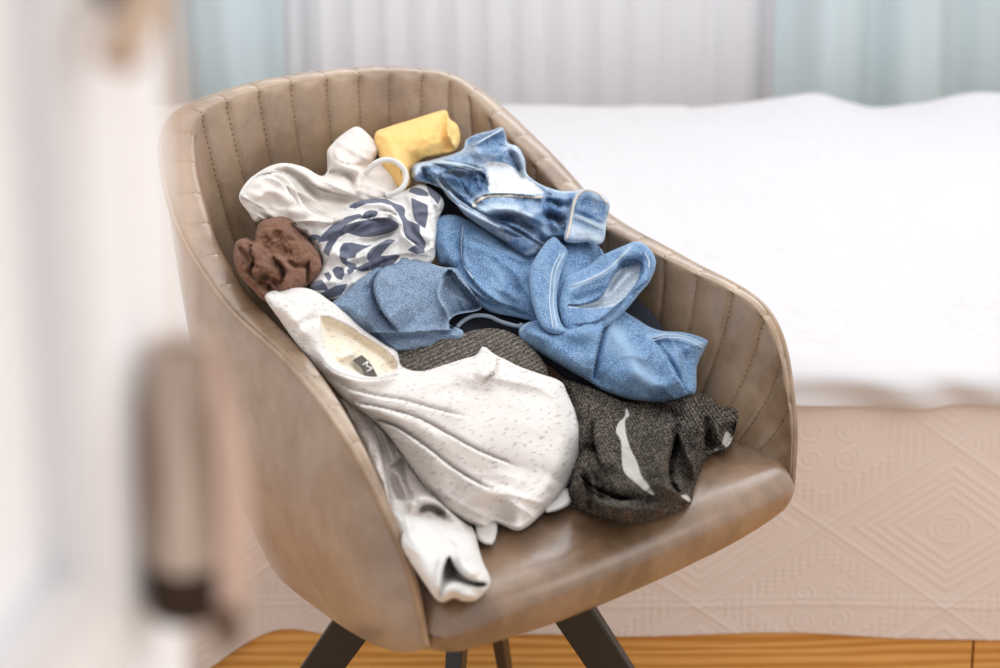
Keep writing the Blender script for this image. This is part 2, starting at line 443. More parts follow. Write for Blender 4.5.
def rise(d, Tk, edge):
    if edge < 0: x = np.clip(-d/edge, 0, 1); return Tk*np.sqrt(1-(1-x)**2)
    t1 = min(Tk, .011); x = np.clip(d/5, 0, 1); y = np.clip(d/(edge*1.7), 0, 1)
    return t1*np.sqrt(1-(1-x)**2)+(Tk-t1)*np.sin(y*np.pi/2)**1.3
def garment(name, outline, hb, Tk, edge, feats, mat, parent=None, step=1.5, pattern=None, fade=None, deep=None, depth=.03, curve=5, uvrot=0, grade=None):
    B = resample(np.vstack([cat(outline, curve, True), np.array(outline[:1], float)]), step)[:-1]
    x0, y0 = B.min(0); x1, y1 = B.max(0)
    gx, gy = np.meshgrid(np.arange(x0, x1, step), np.arange(y0, y1, step*.9)); gx = gx.astype(float); gx[::2] += step/2
    gx = gx.ravel(); gy = gy.ravel(); k = sdf(gx, gy, B) > step*.55
    pts = np.vstack([B, np.c_[gx[k], gy[k]]]); nb = len(B)
    vs, _, fs, *_ = delaunay_2d_cdt([Vector(p) for p in pts], [(i, (i+1) % nb) for i in range(nb)], [], 1, 1e-5)
    Q = np.array([tuple(v) for v in vs]); px, py = Q[:, 0], Q[:, 1]
    d = np.maximum(sdf(px, py, B), 0); prof_ = rise(d, Tk, edge)
    hb0 = hb; hb = hb0*grading(px, py, grade)
    h = hb+prof_+height(px, py, feats)*np.clip(d/2.5, 0, 1)
    P = surf(px, py, h)
    # cloth lying against the arms stays on the inside of the tub wall
    def tuck(A):
        W = wallx(A[:, 1], A[:, 2]); k = A[:, 2] < wallz(A[:, 1])-.006; A[:, 0] = np.where(k, np.clip(A[:, 0], -W, W), A[:, 0]); return A
    P = tuck(P)
    n = len(P); tri = [tuple(f) for f in fs]
    # underside
    Z = np.maximum(np.minimum(P[:, 2]-.006, Hs(P[:, 0], P[:, 1])+hb-depth), .4975)
    Z = np.minimum(Z, P[:, 2]-.0015)
    Bv = np.c_[P[:, 0], P[:, 1], Z]; vx, vy = toimg(Bv); wv_ = np.clip(sdf(vx, vy, B)/5, 0, 1)[:, None]
    Br = surf(px, py, np.minimum(hb-depth, h-.006), .4975); low = Br[:, 2] > P[:, 2]-.0005; Br[low] = P[low]-[0, 0, .0005]
    Bt = tuck(Bv*wv_+Br*(1-wv_))
    ec = {}
    for f in tri:
        for a, b in ((f[0], f[1]), (f[1], f[2]), (f[2], f[0])):
            if (b, a) in ec: del ec[(b, a)]
            else: ec[(a, b)] = 1
    # orient: image y runs down, so flip to face the viewer
    a, b, c = P[[f[0] for f in tri]], P[[f[1] for f in tri]], P[[f[2] for f in tri]]
    nz = np.cross(b-a, c-a)[:, 2].sum()
    F = []
    if nz > 0:
        F += tri+[(f[2]+n, f[1]+n, f[0]+n) for f in tri]+[(b, a, a+n, b+n) for a, b in ec]
    else:
        F += [f[::-1] for f in tri]+[(f[0]+n, f[1]+n, f[2]+n) for f in tri]+[(a, b, b+n, a+n) for a, b in ec]
    V = np.vstack([P, Bt]); me = mesh(name, V, F)
    o_, _ = surf(np.array([500.]), np.array([300.]), np.array([0.])), 0
    # cloth coordinates in metres, running over the heap
    flat = surf(px, py, np.zeros(n)+hb)
    uv = np.c_[flat[:, 0], flat[:, 1]*1.22]; uv = np.vstack([uv, uv])
    if uvrot:
        c_, s_ = math.cos(uvrot), math.sin(uvrot); uv = np.c_[uv[:, 0]*c_-uv[:, 1]*s_, uv[:, 0]*s_+uv[:, 1]*c_]
    ul = me.uv_layers.new(name='UVMap'); idx = np.zeros(len(me.loops), np.int32); me.loops.foreach_get('vertex_index', idx)
    ul.data.foreach_set('uv', uv[idx].astype(np.float32).ravel())
    at = me.attributes.new('pattern', 'FLOAT', 'POINT'); val = np.full(n, -9.)
    for L in (pattern or []): val = np.maximum(val, sdf(px, py, L if isinstance(L, np.ndarray) else cat(L, 5, True)))
    at.data.foreach_set('value', np.r_[val, np.full(n, -9.)].astype(np.float32))
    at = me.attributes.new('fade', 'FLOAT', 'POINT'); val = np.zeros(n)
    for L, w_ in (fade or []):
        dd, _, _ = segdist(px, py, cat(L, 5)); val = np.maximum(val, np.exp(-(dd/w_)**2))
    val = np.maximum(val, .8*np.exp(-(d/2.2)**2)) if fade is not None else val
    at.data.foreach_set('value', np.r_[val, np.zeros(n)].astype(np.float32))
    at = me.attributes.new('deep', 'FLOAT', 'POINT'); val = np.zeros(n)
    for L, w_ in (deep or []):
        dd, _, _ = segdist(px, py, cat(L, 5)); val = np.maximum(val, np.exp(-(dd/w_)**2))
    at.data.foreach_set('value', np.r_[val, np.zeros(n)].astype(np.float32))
    o = link(name, me, mat)
    bset = set(tuple(sorted(e)) for e in ec); sh_ = me.attributes.new('sharp_edge', 'BOOLEAN', 'EDGE') if 'sharp_edge' not in me.attributes else me.attributes['sharp_edge']
    ev = np.zeros(len(me.edges)*2, np.int32); me.edges.foreach_get('vertices', ev); ev = ev.reshape(-1, 2)
    sh_.data.foreach_set('value', [((min(a, b), max(a, b)) in bset) or ((min(a, b)-n, max(a, b)-n) in bset) for a, b in ev.tolist()])
    o.matrix_world = Matrix.Translation((CX, CY, 0)) @ Matrix.Rotation(YAW, 4, 'Z')
    FN[name] = (B, hb0, Tk, edge, feats, grade)
    if parent:
        o.parent = parent; o.matrix_parent_inverse = parent.matrix_world.inverted()
    return o
FN = {}
def on(name, pts, lift=.001):
    """points lying on a garment's surface"""
    B, hb, Tk, edge, feats, grade = FN[name]; pts = np.array(pts, float); px, py = pts[:, 0], pts[:, 1]; hb = hb*grading(px, py, grade)
    d = np.maximum(sdf(px, py, B), 0); h = hb+rise(d, Tk, edge)+height(px, py, feats)*np.clip(d/2.5, 0, 1)
    return surf(px, py, h+lift)
def child(name, V, F, mat, parent, uv=False):
    me = mesh(name, V, F); o = link(name, me, mat)
    o.matrix_world = Matrix.Translation((CX, CY, 0)) @ Matrix.Rotation(YAW, 4, 'Z')
    o.parent = parent; o.matrix_parent_inverse = parent.matrix_world.inverted(); return o
def seams(name, gname, lines, mat, parent, r=.0009, dashed=False):
    for L in lines:
        m = MB(); q = resample(cat(L, 6), 1.6); P = on(gname, q, r*.6)
        P[1:-1] = (P[:-2]+P[1:-1]*2+P[2:])/4
        if dashed:
            for i in range(0, len(P)-1, 2): m.add(*tube(P[i:i+2], r, 5))
        else: m.add(*tube(P, r, 6))
        o = child(name, m.V, m.F, mat, parent)
    return o
from functools import partial
def q(x, y, s): return lambda L: [(x+a/s, y+b/s) for a, b in L]
z1 = q(220, 100, 4.167); z2 = q(400, 100, 4.167); z3 = q(220, 240, 4.167); z4 = q(400, 240, 2.778)
z5 = q(260, 330, 4.167); z6 = q(340, 380, 2.904); z7 = q(540, 360, 3.338); z8 = q(420, 310, 5.556)
zj = q(400, 120, 6.075); zk = q(520, 180, 4.456)

# --- dark filler sheet added underneath to darken the gaps
o = garment('dark_filler', [(425, 186), (455, 178), (500, 215), (560, 250), (640, 300), (670, 350), (640, 398), (590, 396), (530, 356), (440, 345), (430, 310), (450, 270), (437, 230)],
            -.032, .012, 12, [('N', .004, 22, 3)], M_dark, step=2.5, depth=.03)
tag(o, 'dark filler sheet added under the heap, darkening the gaps at its middle', 'clothing')
m = MB(); L = resample(cat(z8([(205, 95), (240, 60), (300, 32), (380, 35), (450, 65), (540, 90), (565, 80)]), 6), 2)
m.add(*tube(surf(L[:, 0], L[:, 1], np.full(len(L), .0)), .0026, 8)); child('hem_tape', m.V, m.F, M_grey_denim, o)

# --- yellow
o = garment('yellow_top', [(375, 134), (388, 127), (412, 119.5), (436, 112), (446, 110.5), (450, 119), (458, 126), (460, 141), (454, 152), (437, 156), (421, 160), (413, 170), (411, 184), (400, 190), (388, 176), (378, 156)],
            .0, .042, -20, [('S', [(449, 112), (446, 126), (449, 140), (456, 150)], -.012, 9), ('R', z1([(960, 110), (970, 150), (965, 185)]), -.006, 2.2),
                        ('R', z1([(800, 215), (810, 250), (790, 330)]), -.008, 5), ('R', z1([(720, 215), (740, 260), (780, 300)]), .007, 5), ('R', z1([(830, 235), (900, 205), (960, 200)]), -.004, 4), ('N', .0025, 13, 8)],
            M_yellow, depth=.05)
tag(o, 'yellow cotton top rolled up at the top of the heap', 'clothing')

# --- cream ribbed top
cf = [('S', z1([(170, 315), (240, 330), (300, 400), (330, 460)]), .007, 9), ('S', z1([(300, 505), (380, 500), (470, 505), (540, 470)])[::-1], -.007, 8), ('R', z1([(215, 290), (290, 300), (370, 370), (430, 440)]), -.007, 3), ('S', z1([(95, 395), (150, 330), (240, 305), (300, 340), (340, 420), (390, 470), (480, 495)]), .011, 14),
      ('S', z1([(560, 405), (480, 385), (400, 360), (350, 320), (290, 285)]), .014, 12),
      ('R', z1([(335, 330), (400, 390), (480, 410), (560, 425)]), -.010, 3.2),
      ('R', z1([(180, 310), (280, 270), (380, 310), (470, 360), (550, 385)]), .009, 5),
      ('R', z1([(440, 310), (500, 300), (550, 330), (560, 380)]), -.010, 3),
      ('R', z1([(470, 240), (500, 270), (560, 290), (600, 300)]), .010, 4),
      ('R', z1([(580, 400), (575, 340), (600, 300)]), .008, 4),
      ('P', z1([(470, 225), (510, 155), (570, 118), (625, 155), (660, 205), (600, 262), (520, 265)]), .010, 5),
      ('R', z1([(590, 235), (630, 250), (665, 215)]), .006, 2.5), ('R', z1([(640, 255), (655, 245)]), -.01, 2),
      ('R', z1([(130, 440), (200, 380), (260, 400), (300, 450)]), .007, 5), ('R', z1([(350, 500), (420, 505), (520, 480)]), .006, 4),
      ('R', z1([(110, 430), (180, 420), (220, 470)]), -.003, 3), ('B', z1([(600, 310), (700, 290), (760, 330), (740, 390), (640, 410)]), .006, 5), ('W', .004, 28, 60, 9, 22), ('N', .0015, 14, 21)]
o = garment('cream_top', [(239, 198), (245, 184), (256, 174), (270, 166), (285, 163), (304, 167), (322, 176), (329, 166), (327, 152), (334, 142), (343, 134), (357, 126.5), (370, 136), (381, 150), (376, 159), (388, 158), (402, 163), (408, 173), (407, 186), (396, 200), (372, 215), (340, 235), (310, 236), (290, 228), (270, 221), (256, 222), (249, 213)],
            -.004, .026, 11, cf, M_cream, depth=.05)
tag(o, 'cream ribbed jersey top with a looped shoulder strap beside the yellow roll', 'clothing')
cream = o
m = MB(); L = resample(cat(z1([(612, 300), (640, 268), (690, 248), (740, 262), (775, 305), (768, 355), (735, 385), (690, 400)]), 8), 1.5)
P = surf(L[:, 0], L[:, 1], np.interp(np.linspace(0, 1, len(L)), [0, .15, .5, .8, 1], [.030, .046, .052, .040, .026])); smooth(P, 6); m.add(*tube(P, .0035, 10)); child('strap', m.V, m.F, M_white_cloth, cream)
seams('hem', 'cream_top', [z1([(88, 398), (140, 322), (240, 298), (310, 350), (350, 425), (400, 470), (480, 495)])], M_white_cloth, cream, .0017)

# --- brown
zb_ = q(225, 205, 6.68)
bf = [('S', zb_([(215, 205), (255, 158), (330, 150), (400, 155), (440, 185), (500, 232)]), .010, 10), ('S', zb_([(430, 125), (470, 125), (510, 160), (535, 215)]), -.012, 7),
      ('S', zb_([(190, 235), (175, 300), (200, 380), (180, 450), (200, 500)])[::-1], .018, 12), ('R', zb_([(90, 280), (130, 330), (170, 400)]), -.009, 2.5), ('R', zb_([(75, 290), (100, 400), (150, 450)]), .006, 2.5), ('R', zb_([(120, 250), (160, 245), (180, 270)]), .006, 2.5),
      ('S', zb_([(375, 280), (430, 242), (540, 245), (620, 290), (650, 370)]), .008, 10), ('R', zb_([(400, 370), (450, 400), (520, 412), (565, 380)]), -.008, 2.5), ('R', zb_([(555, 390), (548, 460), (545, 530)]), -.010, 2.2), ('R', zb_([(600, 360), (630, 400), (600, 470)]), .006, 3),
      ('S', zb_([(320, 340), (390, 420), (395, 490), (335, 590)])[::-1], .010, 9), ('R', zb_([(320, 340), (380, 380), (440, 440)]), .006, 3), ('R', zb_([(220, 400), (300, 430), (380, 480)]), .006, 5), ('R', zb_([(230, 470), (300, 500), (350, 540)]), -.008, 3), ('R', zb_([(200, 500), (260, 540), (320, 580)]), -.012, 4), ('R', zb_([(115, 460), (200, 540), (255, 620)]), .009, 3),
      ('R', zb_([(250, 170), (220, 250), (230, 330)]), .004, 5), ('W', .0022, 35, 18, 6, 43), ('W', .002, 110, 14, 5, 47), ('N', .0018, 10, 41)]
o = garment('brown_top', [(234, 250), (237, 241), (246, 238), (254, 241), (256, 231), (260, 222), (270, 217), (285, 215), (297, 222), (303, 234), (312, 243), (320, 254), (323, 267), (317, 278), (308, 287), (290, 296), (275, 301), (264, 301), (254, 291), (241, 277), (234, 262)],
            .002, .042, -18, bf, M_brown, depth=.05)
tag(o, 'crumpled dark brown cotton garment against the left arm of the chair', 'clothing')

# --- striped
zs_ = q(300, 180, 5.567)
nav = [resample(np.array(zs_(L+L[:1])), 2.5)[:-1] for L in (
    [(268, 152), (300, 128), (350, 110), (410, 102), (480, 106), (520, 128), (570, 145), (586, 165), (580, 200), (600, 225), (665, 252), (668, 300), (700, 350), (695, 385), (640, 355), (590, 320), (580, 290), (572, 235), (545, 180), (510, 140), (450, 124), (370, 130), (310, 158)],
    [(95, 350), (120, 310), (160, 270), (200, 235), (260, 205), (335, 188), (345, 202), (270, 240), (210, 285), (180, 332), (110, 346)],
    [(340, 212), (360, 180), (395, 168), (435, 175), (425, 200), (380, 215)],
    [(200, 300), (250, 255), (330, 230), (420, 215), (500, 210), (550, 245), (545, 272), (480, 300), (400, 315), (330, 315), (262, 292), (215, 318), (180, 370), (158, 425), (128, 402), (150, 350)],
    [(620, 100), (665, 120), (710, 140), (712, 190), (697, 270), (660, 245), (640, 225), (627, 180)], [(605, 65), (625, 40), (670, 45), (710, 70), (718, 90), (660, 85)],
    [(705, 30), (760, 60), (788, 85), (768, 135), (740, 100), (720, 80)],
    [(225, 380), (240, 350), (290, 350), (370, 367), (405, 358), (350, 385), (312, 410), (308, 430), (262, 438), (258, 450), (310, 470), (318, 495), (285, 500), (262, 480), (235, 460), (220, 430)],
    [(375, 410), (400, 380), (450, 350), (490, 330), (532, 335), (490, 370), (465, 400), (440, 430), (385, 452), (372, 436)], [(310, 492), (380, 458), (450, 425), (540, 415), (558, 420), (520, 470), (420, 500), (340, 510)],
    [(600, 390), (640, 363), (690, 380), (696, 402), (650, 412)], [(180, 500), (205, 480), (240, 490), (247, 520), (232, 557), (200, 545)], [(35, 600), (70, 570), (120, 555), (140, 580), (158, 612), (100, 615)],
    [(132, 520), (160, 513), (177, 540), (160, 565)], [(40, 320), (70, 303), (110, 308), (118, 330), (85, 337)], [(100, 640), (200, 590), (265, 578), (230, 640), (150, 660)], [(260, 500), (290, 490), (300, 510), (270, 528)])]
sf = [('R', z1([(540, 425), (620, 430), (700, 445), (750, 500), (770, 560), (830, 620)]), .010, 5),
      ('R', z1([(470, 560), (560, 500), (650, 480), (720, 490)]), .008, 5), ('R', z1([(500, 600), (600, 585), (700, 560), (740, 530)]), -.010, 4),
      ('R', z1([(560, 500), (640, 495), (710, 500)]), -.007, 2.5),
      ('R', z1([(760, 400), (790, 460), (800, 540), (860, 610)]), -.006, 3), ('S', z1([(875, 400), (905, 500), (895, 600), (880, 660)]), .012, 14),
      ('S', zs_([(200, 300), (260, 250), (340, 222), (460, 205), (550, 240)])[::-1], -.010, 8), ('S', zs_([(430, 170), (500, 180), (560, 230), (575, 300), (640, 360), (700, 400)]), .010, 10), ('S', zs_([(310, 440), (380, 400), (450, 350), (540, 330)]), .010, 9), ('S', zs_([(280, 480), (340, 500), (480, 440), (600, 412), (740, 430)])[::-1], .006, 8), ('W', .003, -25, 40, 9, 5), ('R', z1([(450, 640), (520, 600), (600, 590)]), .008, 4), ('R', z1([(590, 660), (640, 610), (730, 590)]), .008, 4), ('R', z1([(600, 630), (660, 580)]), -.006, 3),
      ('R', z3([(430, 90), (480, 60), (530, 90), (510, 170)]), .008, 4), ('R', z3([(500, 130), (540, 100), (620, 90)]), -.007, 3), ('R', z3([(380, 200), (440, 170), (490, 180)]), .007, 4), ('N', .003, 11, 61)]
o = garment('striped_top', [(292, 220), (316, 218), (335, 212), (350, 202), (370, 197), (388, 193), (407, 189), (419, 184), (429, 187), (441, 196), (444, 206), (438, 220), (437, 234), (436, 249), (432, 262), (412, 275), (380, 285), (362, 295), (345, 300), (326, 298), (309, 288), (316, 276), (323, 266), (321, 254), (315, 244), (304, 232)],
            .008, .024, 12, sf, M_stripe, pattern=nav, depth=.05, step=1.2)
tag(o, 'navy and white striped top bunched up in the middle of the heap', 'clothing')

# --- blue jeans
zq = q(400, 120, 2.303)
jf = [('S', zq([(148, 240), (144, 290), (150, 340), (190, 395), (240, 430)])[::-1], .010, 22), ('R', zq([(160, 250), (230, 330), (310, 400)]), .006, 10), ('R', zq([(200, 240), (280, 320), (330, 380)]), -.007, 7), ('R', zq([(90, 270), (110, 300), (130, 340)]), .006, 7), ('R', zq([(150, 262), (200, 290), (270, 330), (310, 335)]), -.006, 3), ('R', zq([(170, 355), (230, 400), (290, 440)]), -.008, 4), ('R', zq([(390, 260), (420, 300), (440, 330)]), .008, 7), ('R', zq([(430, 250), (455, 290), (450, 330)]), -.008, 5),
      ('S', [(452, 268), (466, 285), (486, 300), (515, 308), (535, 318)][::-1], .010, 14), ('R', [(470, 240), (500, 262), (530, 280)], .006, 9),
      ('R', [(455, 232), (470, 262), (500, 285)], -.004, 5), ('B', [(560, 245), (595, 262), (600, 290), (565, 300)], .010, 8), ('W', .006, 40, 60, 14, 78), ('R', [(480, 250), (510, 275), (525, 300)], -.006, 5), ('R', [(500, 248), (530, 268), (545, 290)], .007, 5), ('N', .0025, 24, 77)]
jeans = garment('blue_jeans', [(432, 224), (455, 215), (500, 235), (540, 240), (575, 236), (602, 250), (606, 285), (590, 318), (560, 330), (535, 322), (515, 317), (486, 310), (468, 292), (450, 268), (438, 262)],
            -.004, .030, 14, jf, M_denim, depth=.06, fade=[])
tag(jeans, 'mid blue jeans twisted over the right of the heap, one leg turned back', 'jeans')
seams('side_seam', 'blue_jeans', [zq([(145, 248), (141, 290), (146, 330), (168, 365)])], M_seam, jeans)
lf = [('S', z4([(585, 195), (560, 260), (545, 320), (530, 400)]), .020, 30), ('R', z4([(360, 245), (420, 300), (500, 350)]), .005, 8), ('R', z4([(400, 240), (480, 290), (540, 300)]), -.005, 6), ('R', z4([(620, 230), (660, 300), (650, 400)]), .006, 10), ('R', z4([(560, 250), (470, 260), (400, 270)]), .006, 8),
      ('S', z4([(690, 262), (730, 310), (765, 365), (795, 425)]), .022, 18), ('R', z4([(600, 230), (640, 300), (700, 400)]), .005, 16),
      ('R', z4([(700, 270), (760, 300), (800, 350)]), -.006, 5), ('R', z4([(690, 395), (740, 410), (780, 435)]), .006, 8), ('R', z4([(640, 330), (700, 370), (740, 400)]), -.004, 6),
      ('P', z4([(690, 275), (730, 257), (800, 262), (855, 283), (845, 305), (780, 285), (720, 280)]), .005, 3), ('W', .005, 60, 50, 13, 91), ('N', .0025, 22, 90)]
zq = q(400, 120, 2.303)
leg = garment('trouser_leg', [(519, 336), (522, 325), (545, 318), (580, 312), (612, 306), (632, 316), (650, 327), (664, 331), (681, 332), (695, 335), (708, 341), (705, 349), (697, 366), (696, 391), (688, 396), (672, 401), (655, 402), (630, 399), (605, 391), (588, 381), (565, 368), (540, 353), (526, 344)],
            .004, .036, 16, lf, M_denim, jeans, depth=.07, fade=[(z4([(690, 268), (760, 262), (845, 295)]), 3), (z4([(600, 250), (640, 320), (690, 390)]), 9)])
seams('stitching', 'trouser_leg', [z4([(700, 272), (740, 263), (800, 270), (848, 292)]), z4([(700, 280), (740, 271), (798, 278), (843, 301)]), z4([(330, 258), (350, 235), (365, 228)])], M_seam, leg, .0008)
# turned-back hem: a loop of denim with the pale inside showing
rf = [('P', z4([(465, 182), (515, 176), (562, 150), (585, 105), (612, 62), (650, 52), (676, 66), (672, 100), (640, 150), (590, 183), (530, 190)]), -.036, 6),
      ('S', z4([(700, 70), (690, 110), (640, 150), (590, 195), (540, 230), (480, 235)]), .008, 12), ('R', z4([(475, 135), (540, 105), (590, 75), (640, 20)]), .006, 5),
      ('R', z4([(470, 170), (530, 150), (580, 130), (600, 100)]), -.006, 3), ('R', z4([(560, 175), (600, 130), (650, 80)]), .012, 5), ('R', z4([(600, 60), (640, 60), (680, 55)]), -.012, 4), ('N', .002, 16, 93)]
cuff = garment('turned_hem', [(563, 286), (567, 276), (585, 268), (597, 259), (600, 256), (621, 247), (637, 241.5), (650, 249), (656, 263), (650, 281), (639, 294), (625, 311), (606, 327), (590, 333), (575, 333), (564, 326), (559, 306)],
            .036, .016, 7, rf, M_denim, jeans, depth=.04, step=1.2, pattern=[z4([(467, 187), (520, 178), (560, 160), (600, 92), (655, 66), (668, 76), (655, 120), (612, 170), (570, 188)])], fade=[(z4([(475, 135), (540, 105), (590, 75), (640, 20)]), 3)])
seams('stitching', 'turned_hem', [z4([(475, 128), (540, 103), (588, 72), (640, 20)]), z4([(680, 35), (692, 60), (690, 78)])], M_seam, cuff, .001)
band = garment('leg_band', [(551, 237), (562, 244), (568, 253), (562, 270), (558, 286), (557, 305), (561, 322), (568, 333), (553, 334), (541, 326), (533, 306), (529, 280), (533, 262)],
            .040, .014, 7, [('R', [(561, 262), (552, 290), (555, 318)], -.004, 2.2), ('N', .0015, 16, 95)], M_denim, jeans, depth=.05, step=1.2, fade=[([(564, 254), (554, 279), (553, 306), (557, 326)], 3)])
seams('stitching', 'leg_band', [[(564, 254), (557, 268), (554, 282), (553, 304), (557, 328)], [(560, 254), (553, 268), (550.5, 282), (549.5, 304), (553, 328)]], M_seam, band, .0008)

# --- light wash jeans
zw = q(400, 100, 2.904)
wf_ = [('R', zw([(112, 212), (128, 240), (160, 275), (205, 312), (270, 345), (340, 380), (420, 430)]), -.013, 2.0), ('R', zw([(100, 225), (122, 255), (155, 292), (200, 330), (265, 362), (330, 395)]), .007, 2.6),
       ('R', zw([(50, 188), (110, 176), (165, 182), (225, 196), (258, 204)]), -.008, 1.6), ('P', zw([(122, 212), (150, 203), (196, 214), (204, 250), (196, 280), (170, 268), (145, 245)]), -.010, 3), ('R', zw([(120, 208), (150, 200), (196, 210)]), .006, 2),
       ('P', zw([(205, 205), (252, 205), (254, 268), (222, 282), (208, 262)]), -.007, 3), ('R', zw([(225, 210), (228, 240), (240, 262)]), .006, 2.2), ('R', zw([(210, 232), (245, 238)]), -.005, 1.8),
       ('R', zw([(250, 320), (300, 318), (350, 330), (405, 350)]), .008, 3), ('R', zw([(240, 335), (290, 340), (340, 355), (400, 380)]), -.010, 2.5), ('R', zw([(300, 360), (350, 372), (400, 400)]), .007, 3), ('R', zw([(330, 300), (370, 312), (405, 318)]), -.006, 2.2),
       ('R', zw([(425, 275), (450, 285), (500, 285)]), .007, 2.4), ('R', zw([(420, 290), (460, 302), (498, 305)]), -.009, 2.2), ('R', zw([(425, 310), (460, 322), (495, 322)]), .007, 2.4), ('R', zw([(420, 330), (455, 345), (490, 345)]), -.009, 2.2), ('R', zw([(430, 355), (460, 368), (488, 365)]), .006, 2.4), ('R', zw([(440, 270), (430, 310), (440, 360)]), -.005, 2.5),
       ('R', zw([(60, 190), (75, 215), (105, 240)]), -.009, 2), ('R', zw([(80, 185), (92, 205), (112, 222)]), .005, 2), ('R', zw([(230, 140), (280, 132), (318, 140)]), -.008, 2), ('R', zw([(205, 150), (260, 160), (310, 160)]), .005, 3), ('R', zw([(315, 145), (335, 170), (352, 205)]), -.011, 2), ('R', zw([(330, 140), (352, 165), (368, 200)]), .007, 2.2),
       ('R', zq([(345, 180), (370, 200), (380, 240)]), -.008, 2.5), ('R', zq([(335, 200), (350, 230), (370, 262)]), .008, 3), ('R', zq([(390, 170), (375, 210), (385, 250)]), .007, 3), ('R', zq([(160, 115), (163, 165), (175, 180)]), -.006, 2.2), ('S', zq([(95, 112), (150, 108), (195, 128), (205, 165)])[::-1], .007, 7),
       ('R', zq([(215, 205), (270, 200), (330, 215)]), .007, 4), ('R', zq([(220, 225), (280, 225), (335, 250)]), -.008, 4), ('R', zq([(215, 180), (260, 190)]), .004, 3), ('R', zq([(35, 110), (40, 140), (70, 165)]), .008, 3), ('R', zq([(55, 105), (60, 135), (90, 150)]), -.008, 2.5), ('R', zq([(240, 85), (270, 110), (285, 140)]), -.007, 2.5), ('S', z2([(50, 300), (110, 265), (200, 290), (250, 340), (290, 410), (330, 440)]), .006, 8),
      ('R', zj([(90, 330), (140, 270), (240, 245), (330, 255), (430, 290), (520, 295)]), .008, 4), ('R', zj([(170, 300), (230, 290), (330, 320), (420, 330)]), -.010, 3.5),
      ('R', zj([(240, 340), (330, 345), (400, 380)]), .006, 4), ('R', zj([(250, 350), (300, 420), (400, 480), (440, 500)]), -.008, 4),
      ('S', zj([(440, 510), (470, 475), (540, 450), (700, 450), (865, 470)]), -.008, 8), ('P', zj([(525, 255), (640, 260), (710, 300), (790, 360), (870, 425), (850, 450), (600, 445), (540, 440), (528, 350)]), -.008, 3),
      ('S', zj([(240, 400), (300, 480), (400, 560), (520, 620), (640, 668), (760, 720)])[::-1], .012, 12), ('R', zj([(260, 420), (330, 500), (440, 570), (560, 630)]), .007, 3),
      ('R', zj([(470, 560), (560, 530), (700, 540), (850, 600)]), .010, 7), ('R', zj([(560, 600), (680, 590), (800, 650)]), -.008, 5),
      ('P', zj([(395, 190), (400, 130), (450, 85), (540, 70), (620, 50), (645, 130), (560, 150), (450, 175)]), -.010, 4), ('R', zj([(440, 160), (520, 115), (615, 60)]), .016, 3),
      ('R', zj([(640, 150), (700, 160), (750, 230), (775, 340)]), .010, 5), ('R', zj([(660, 200), (710, 270), (740, 330)]), -.008, 3), ('R', zj([(430, 200), (520, 180), (640, 170)]), .008, 6),
      ('R', zk([(0, 170), (80, 190), (130, 240), (200, 260)]), .008, 5), ('R', zk([(0, 200), (60, 240), (120, 270)]), -.008, 4), ('R', zk([(110, 100), (170, 130), (220, 190)]), .008, 5),
      ('R', zk([(100, 150), (170, 180), (210, 230)]), -.008, 4), ('R', zk([(90, 40), (160, 60), (240, 60)]), .006, 4), ('W', .006, 25, 34, 8, 132), ('N', .003, 11, 131)]
wj = garment('light_wash_jeans', [(411, 173), (414, 164), (431, 160), (453, 154), (463, 149), (466, 140), (477, 134), (490, 131), (502, 127.5), (506, 136), (508, 143), (518, 147), (525, 160), (527, 174), (542, 185), (561, 191), (575, 191), (588, 195), (590, 225), (584, 244), (570, 243), (558, 240), (545, 252), (528, 258), (515, 250), (506, 243), (492, 234), (479, 225), (465, 215), (453, 201), (443, 190), (430, 184), (414, 180)],
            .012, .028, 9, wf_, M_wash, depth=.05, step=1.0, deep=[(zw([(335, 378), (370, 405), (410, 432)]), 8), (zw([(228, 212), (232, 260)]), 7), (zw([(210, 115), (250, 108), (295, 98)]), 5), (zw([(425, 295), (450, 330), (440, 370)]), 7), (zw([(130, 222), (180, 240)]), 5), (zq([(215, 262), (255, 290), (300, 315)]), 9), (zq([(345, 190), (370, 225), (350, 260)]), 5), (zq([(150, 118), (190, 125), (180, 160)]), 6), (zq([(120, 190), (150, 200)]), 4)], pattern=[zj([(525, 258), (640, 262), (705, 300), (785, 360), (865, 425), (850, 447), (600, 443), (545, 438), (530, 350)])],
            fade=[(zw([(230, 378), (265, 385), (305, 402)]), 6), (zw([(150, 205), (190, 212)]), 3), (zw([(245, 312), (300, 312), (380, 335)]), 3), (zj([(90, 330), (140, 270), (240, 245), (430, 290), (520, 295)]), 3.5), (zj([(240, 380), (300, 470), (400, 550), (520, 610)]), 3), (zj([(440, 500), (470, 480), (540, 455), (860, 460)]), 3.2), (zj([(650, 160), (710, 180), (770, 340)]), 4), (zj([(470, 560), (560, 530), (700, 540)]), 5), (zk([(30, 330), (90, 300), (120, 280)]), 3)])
tag(wj, 'light washed jeans with open fly and white pocket lining near the heap top', 'jeans')
seams('fly_seam', 'light_wash_jeans', [zj([(245, 385), (300, 470), (400, 545), (520, 612), (640, 668)]), zj([(260, 370), (315, 455), (415, 530), (530, 596)]), zj([(90, 290), (150, 262), (240, 262), (330, 272), (430, 300), (520, 300)]), zj([(440, 160), (520, 112), (620, 58)]), zj([(655, 165), (700, 230), (745, 320)]), zj([(525, 262), (528, 350), (542, 440)])], M_seam, wj, .0012)
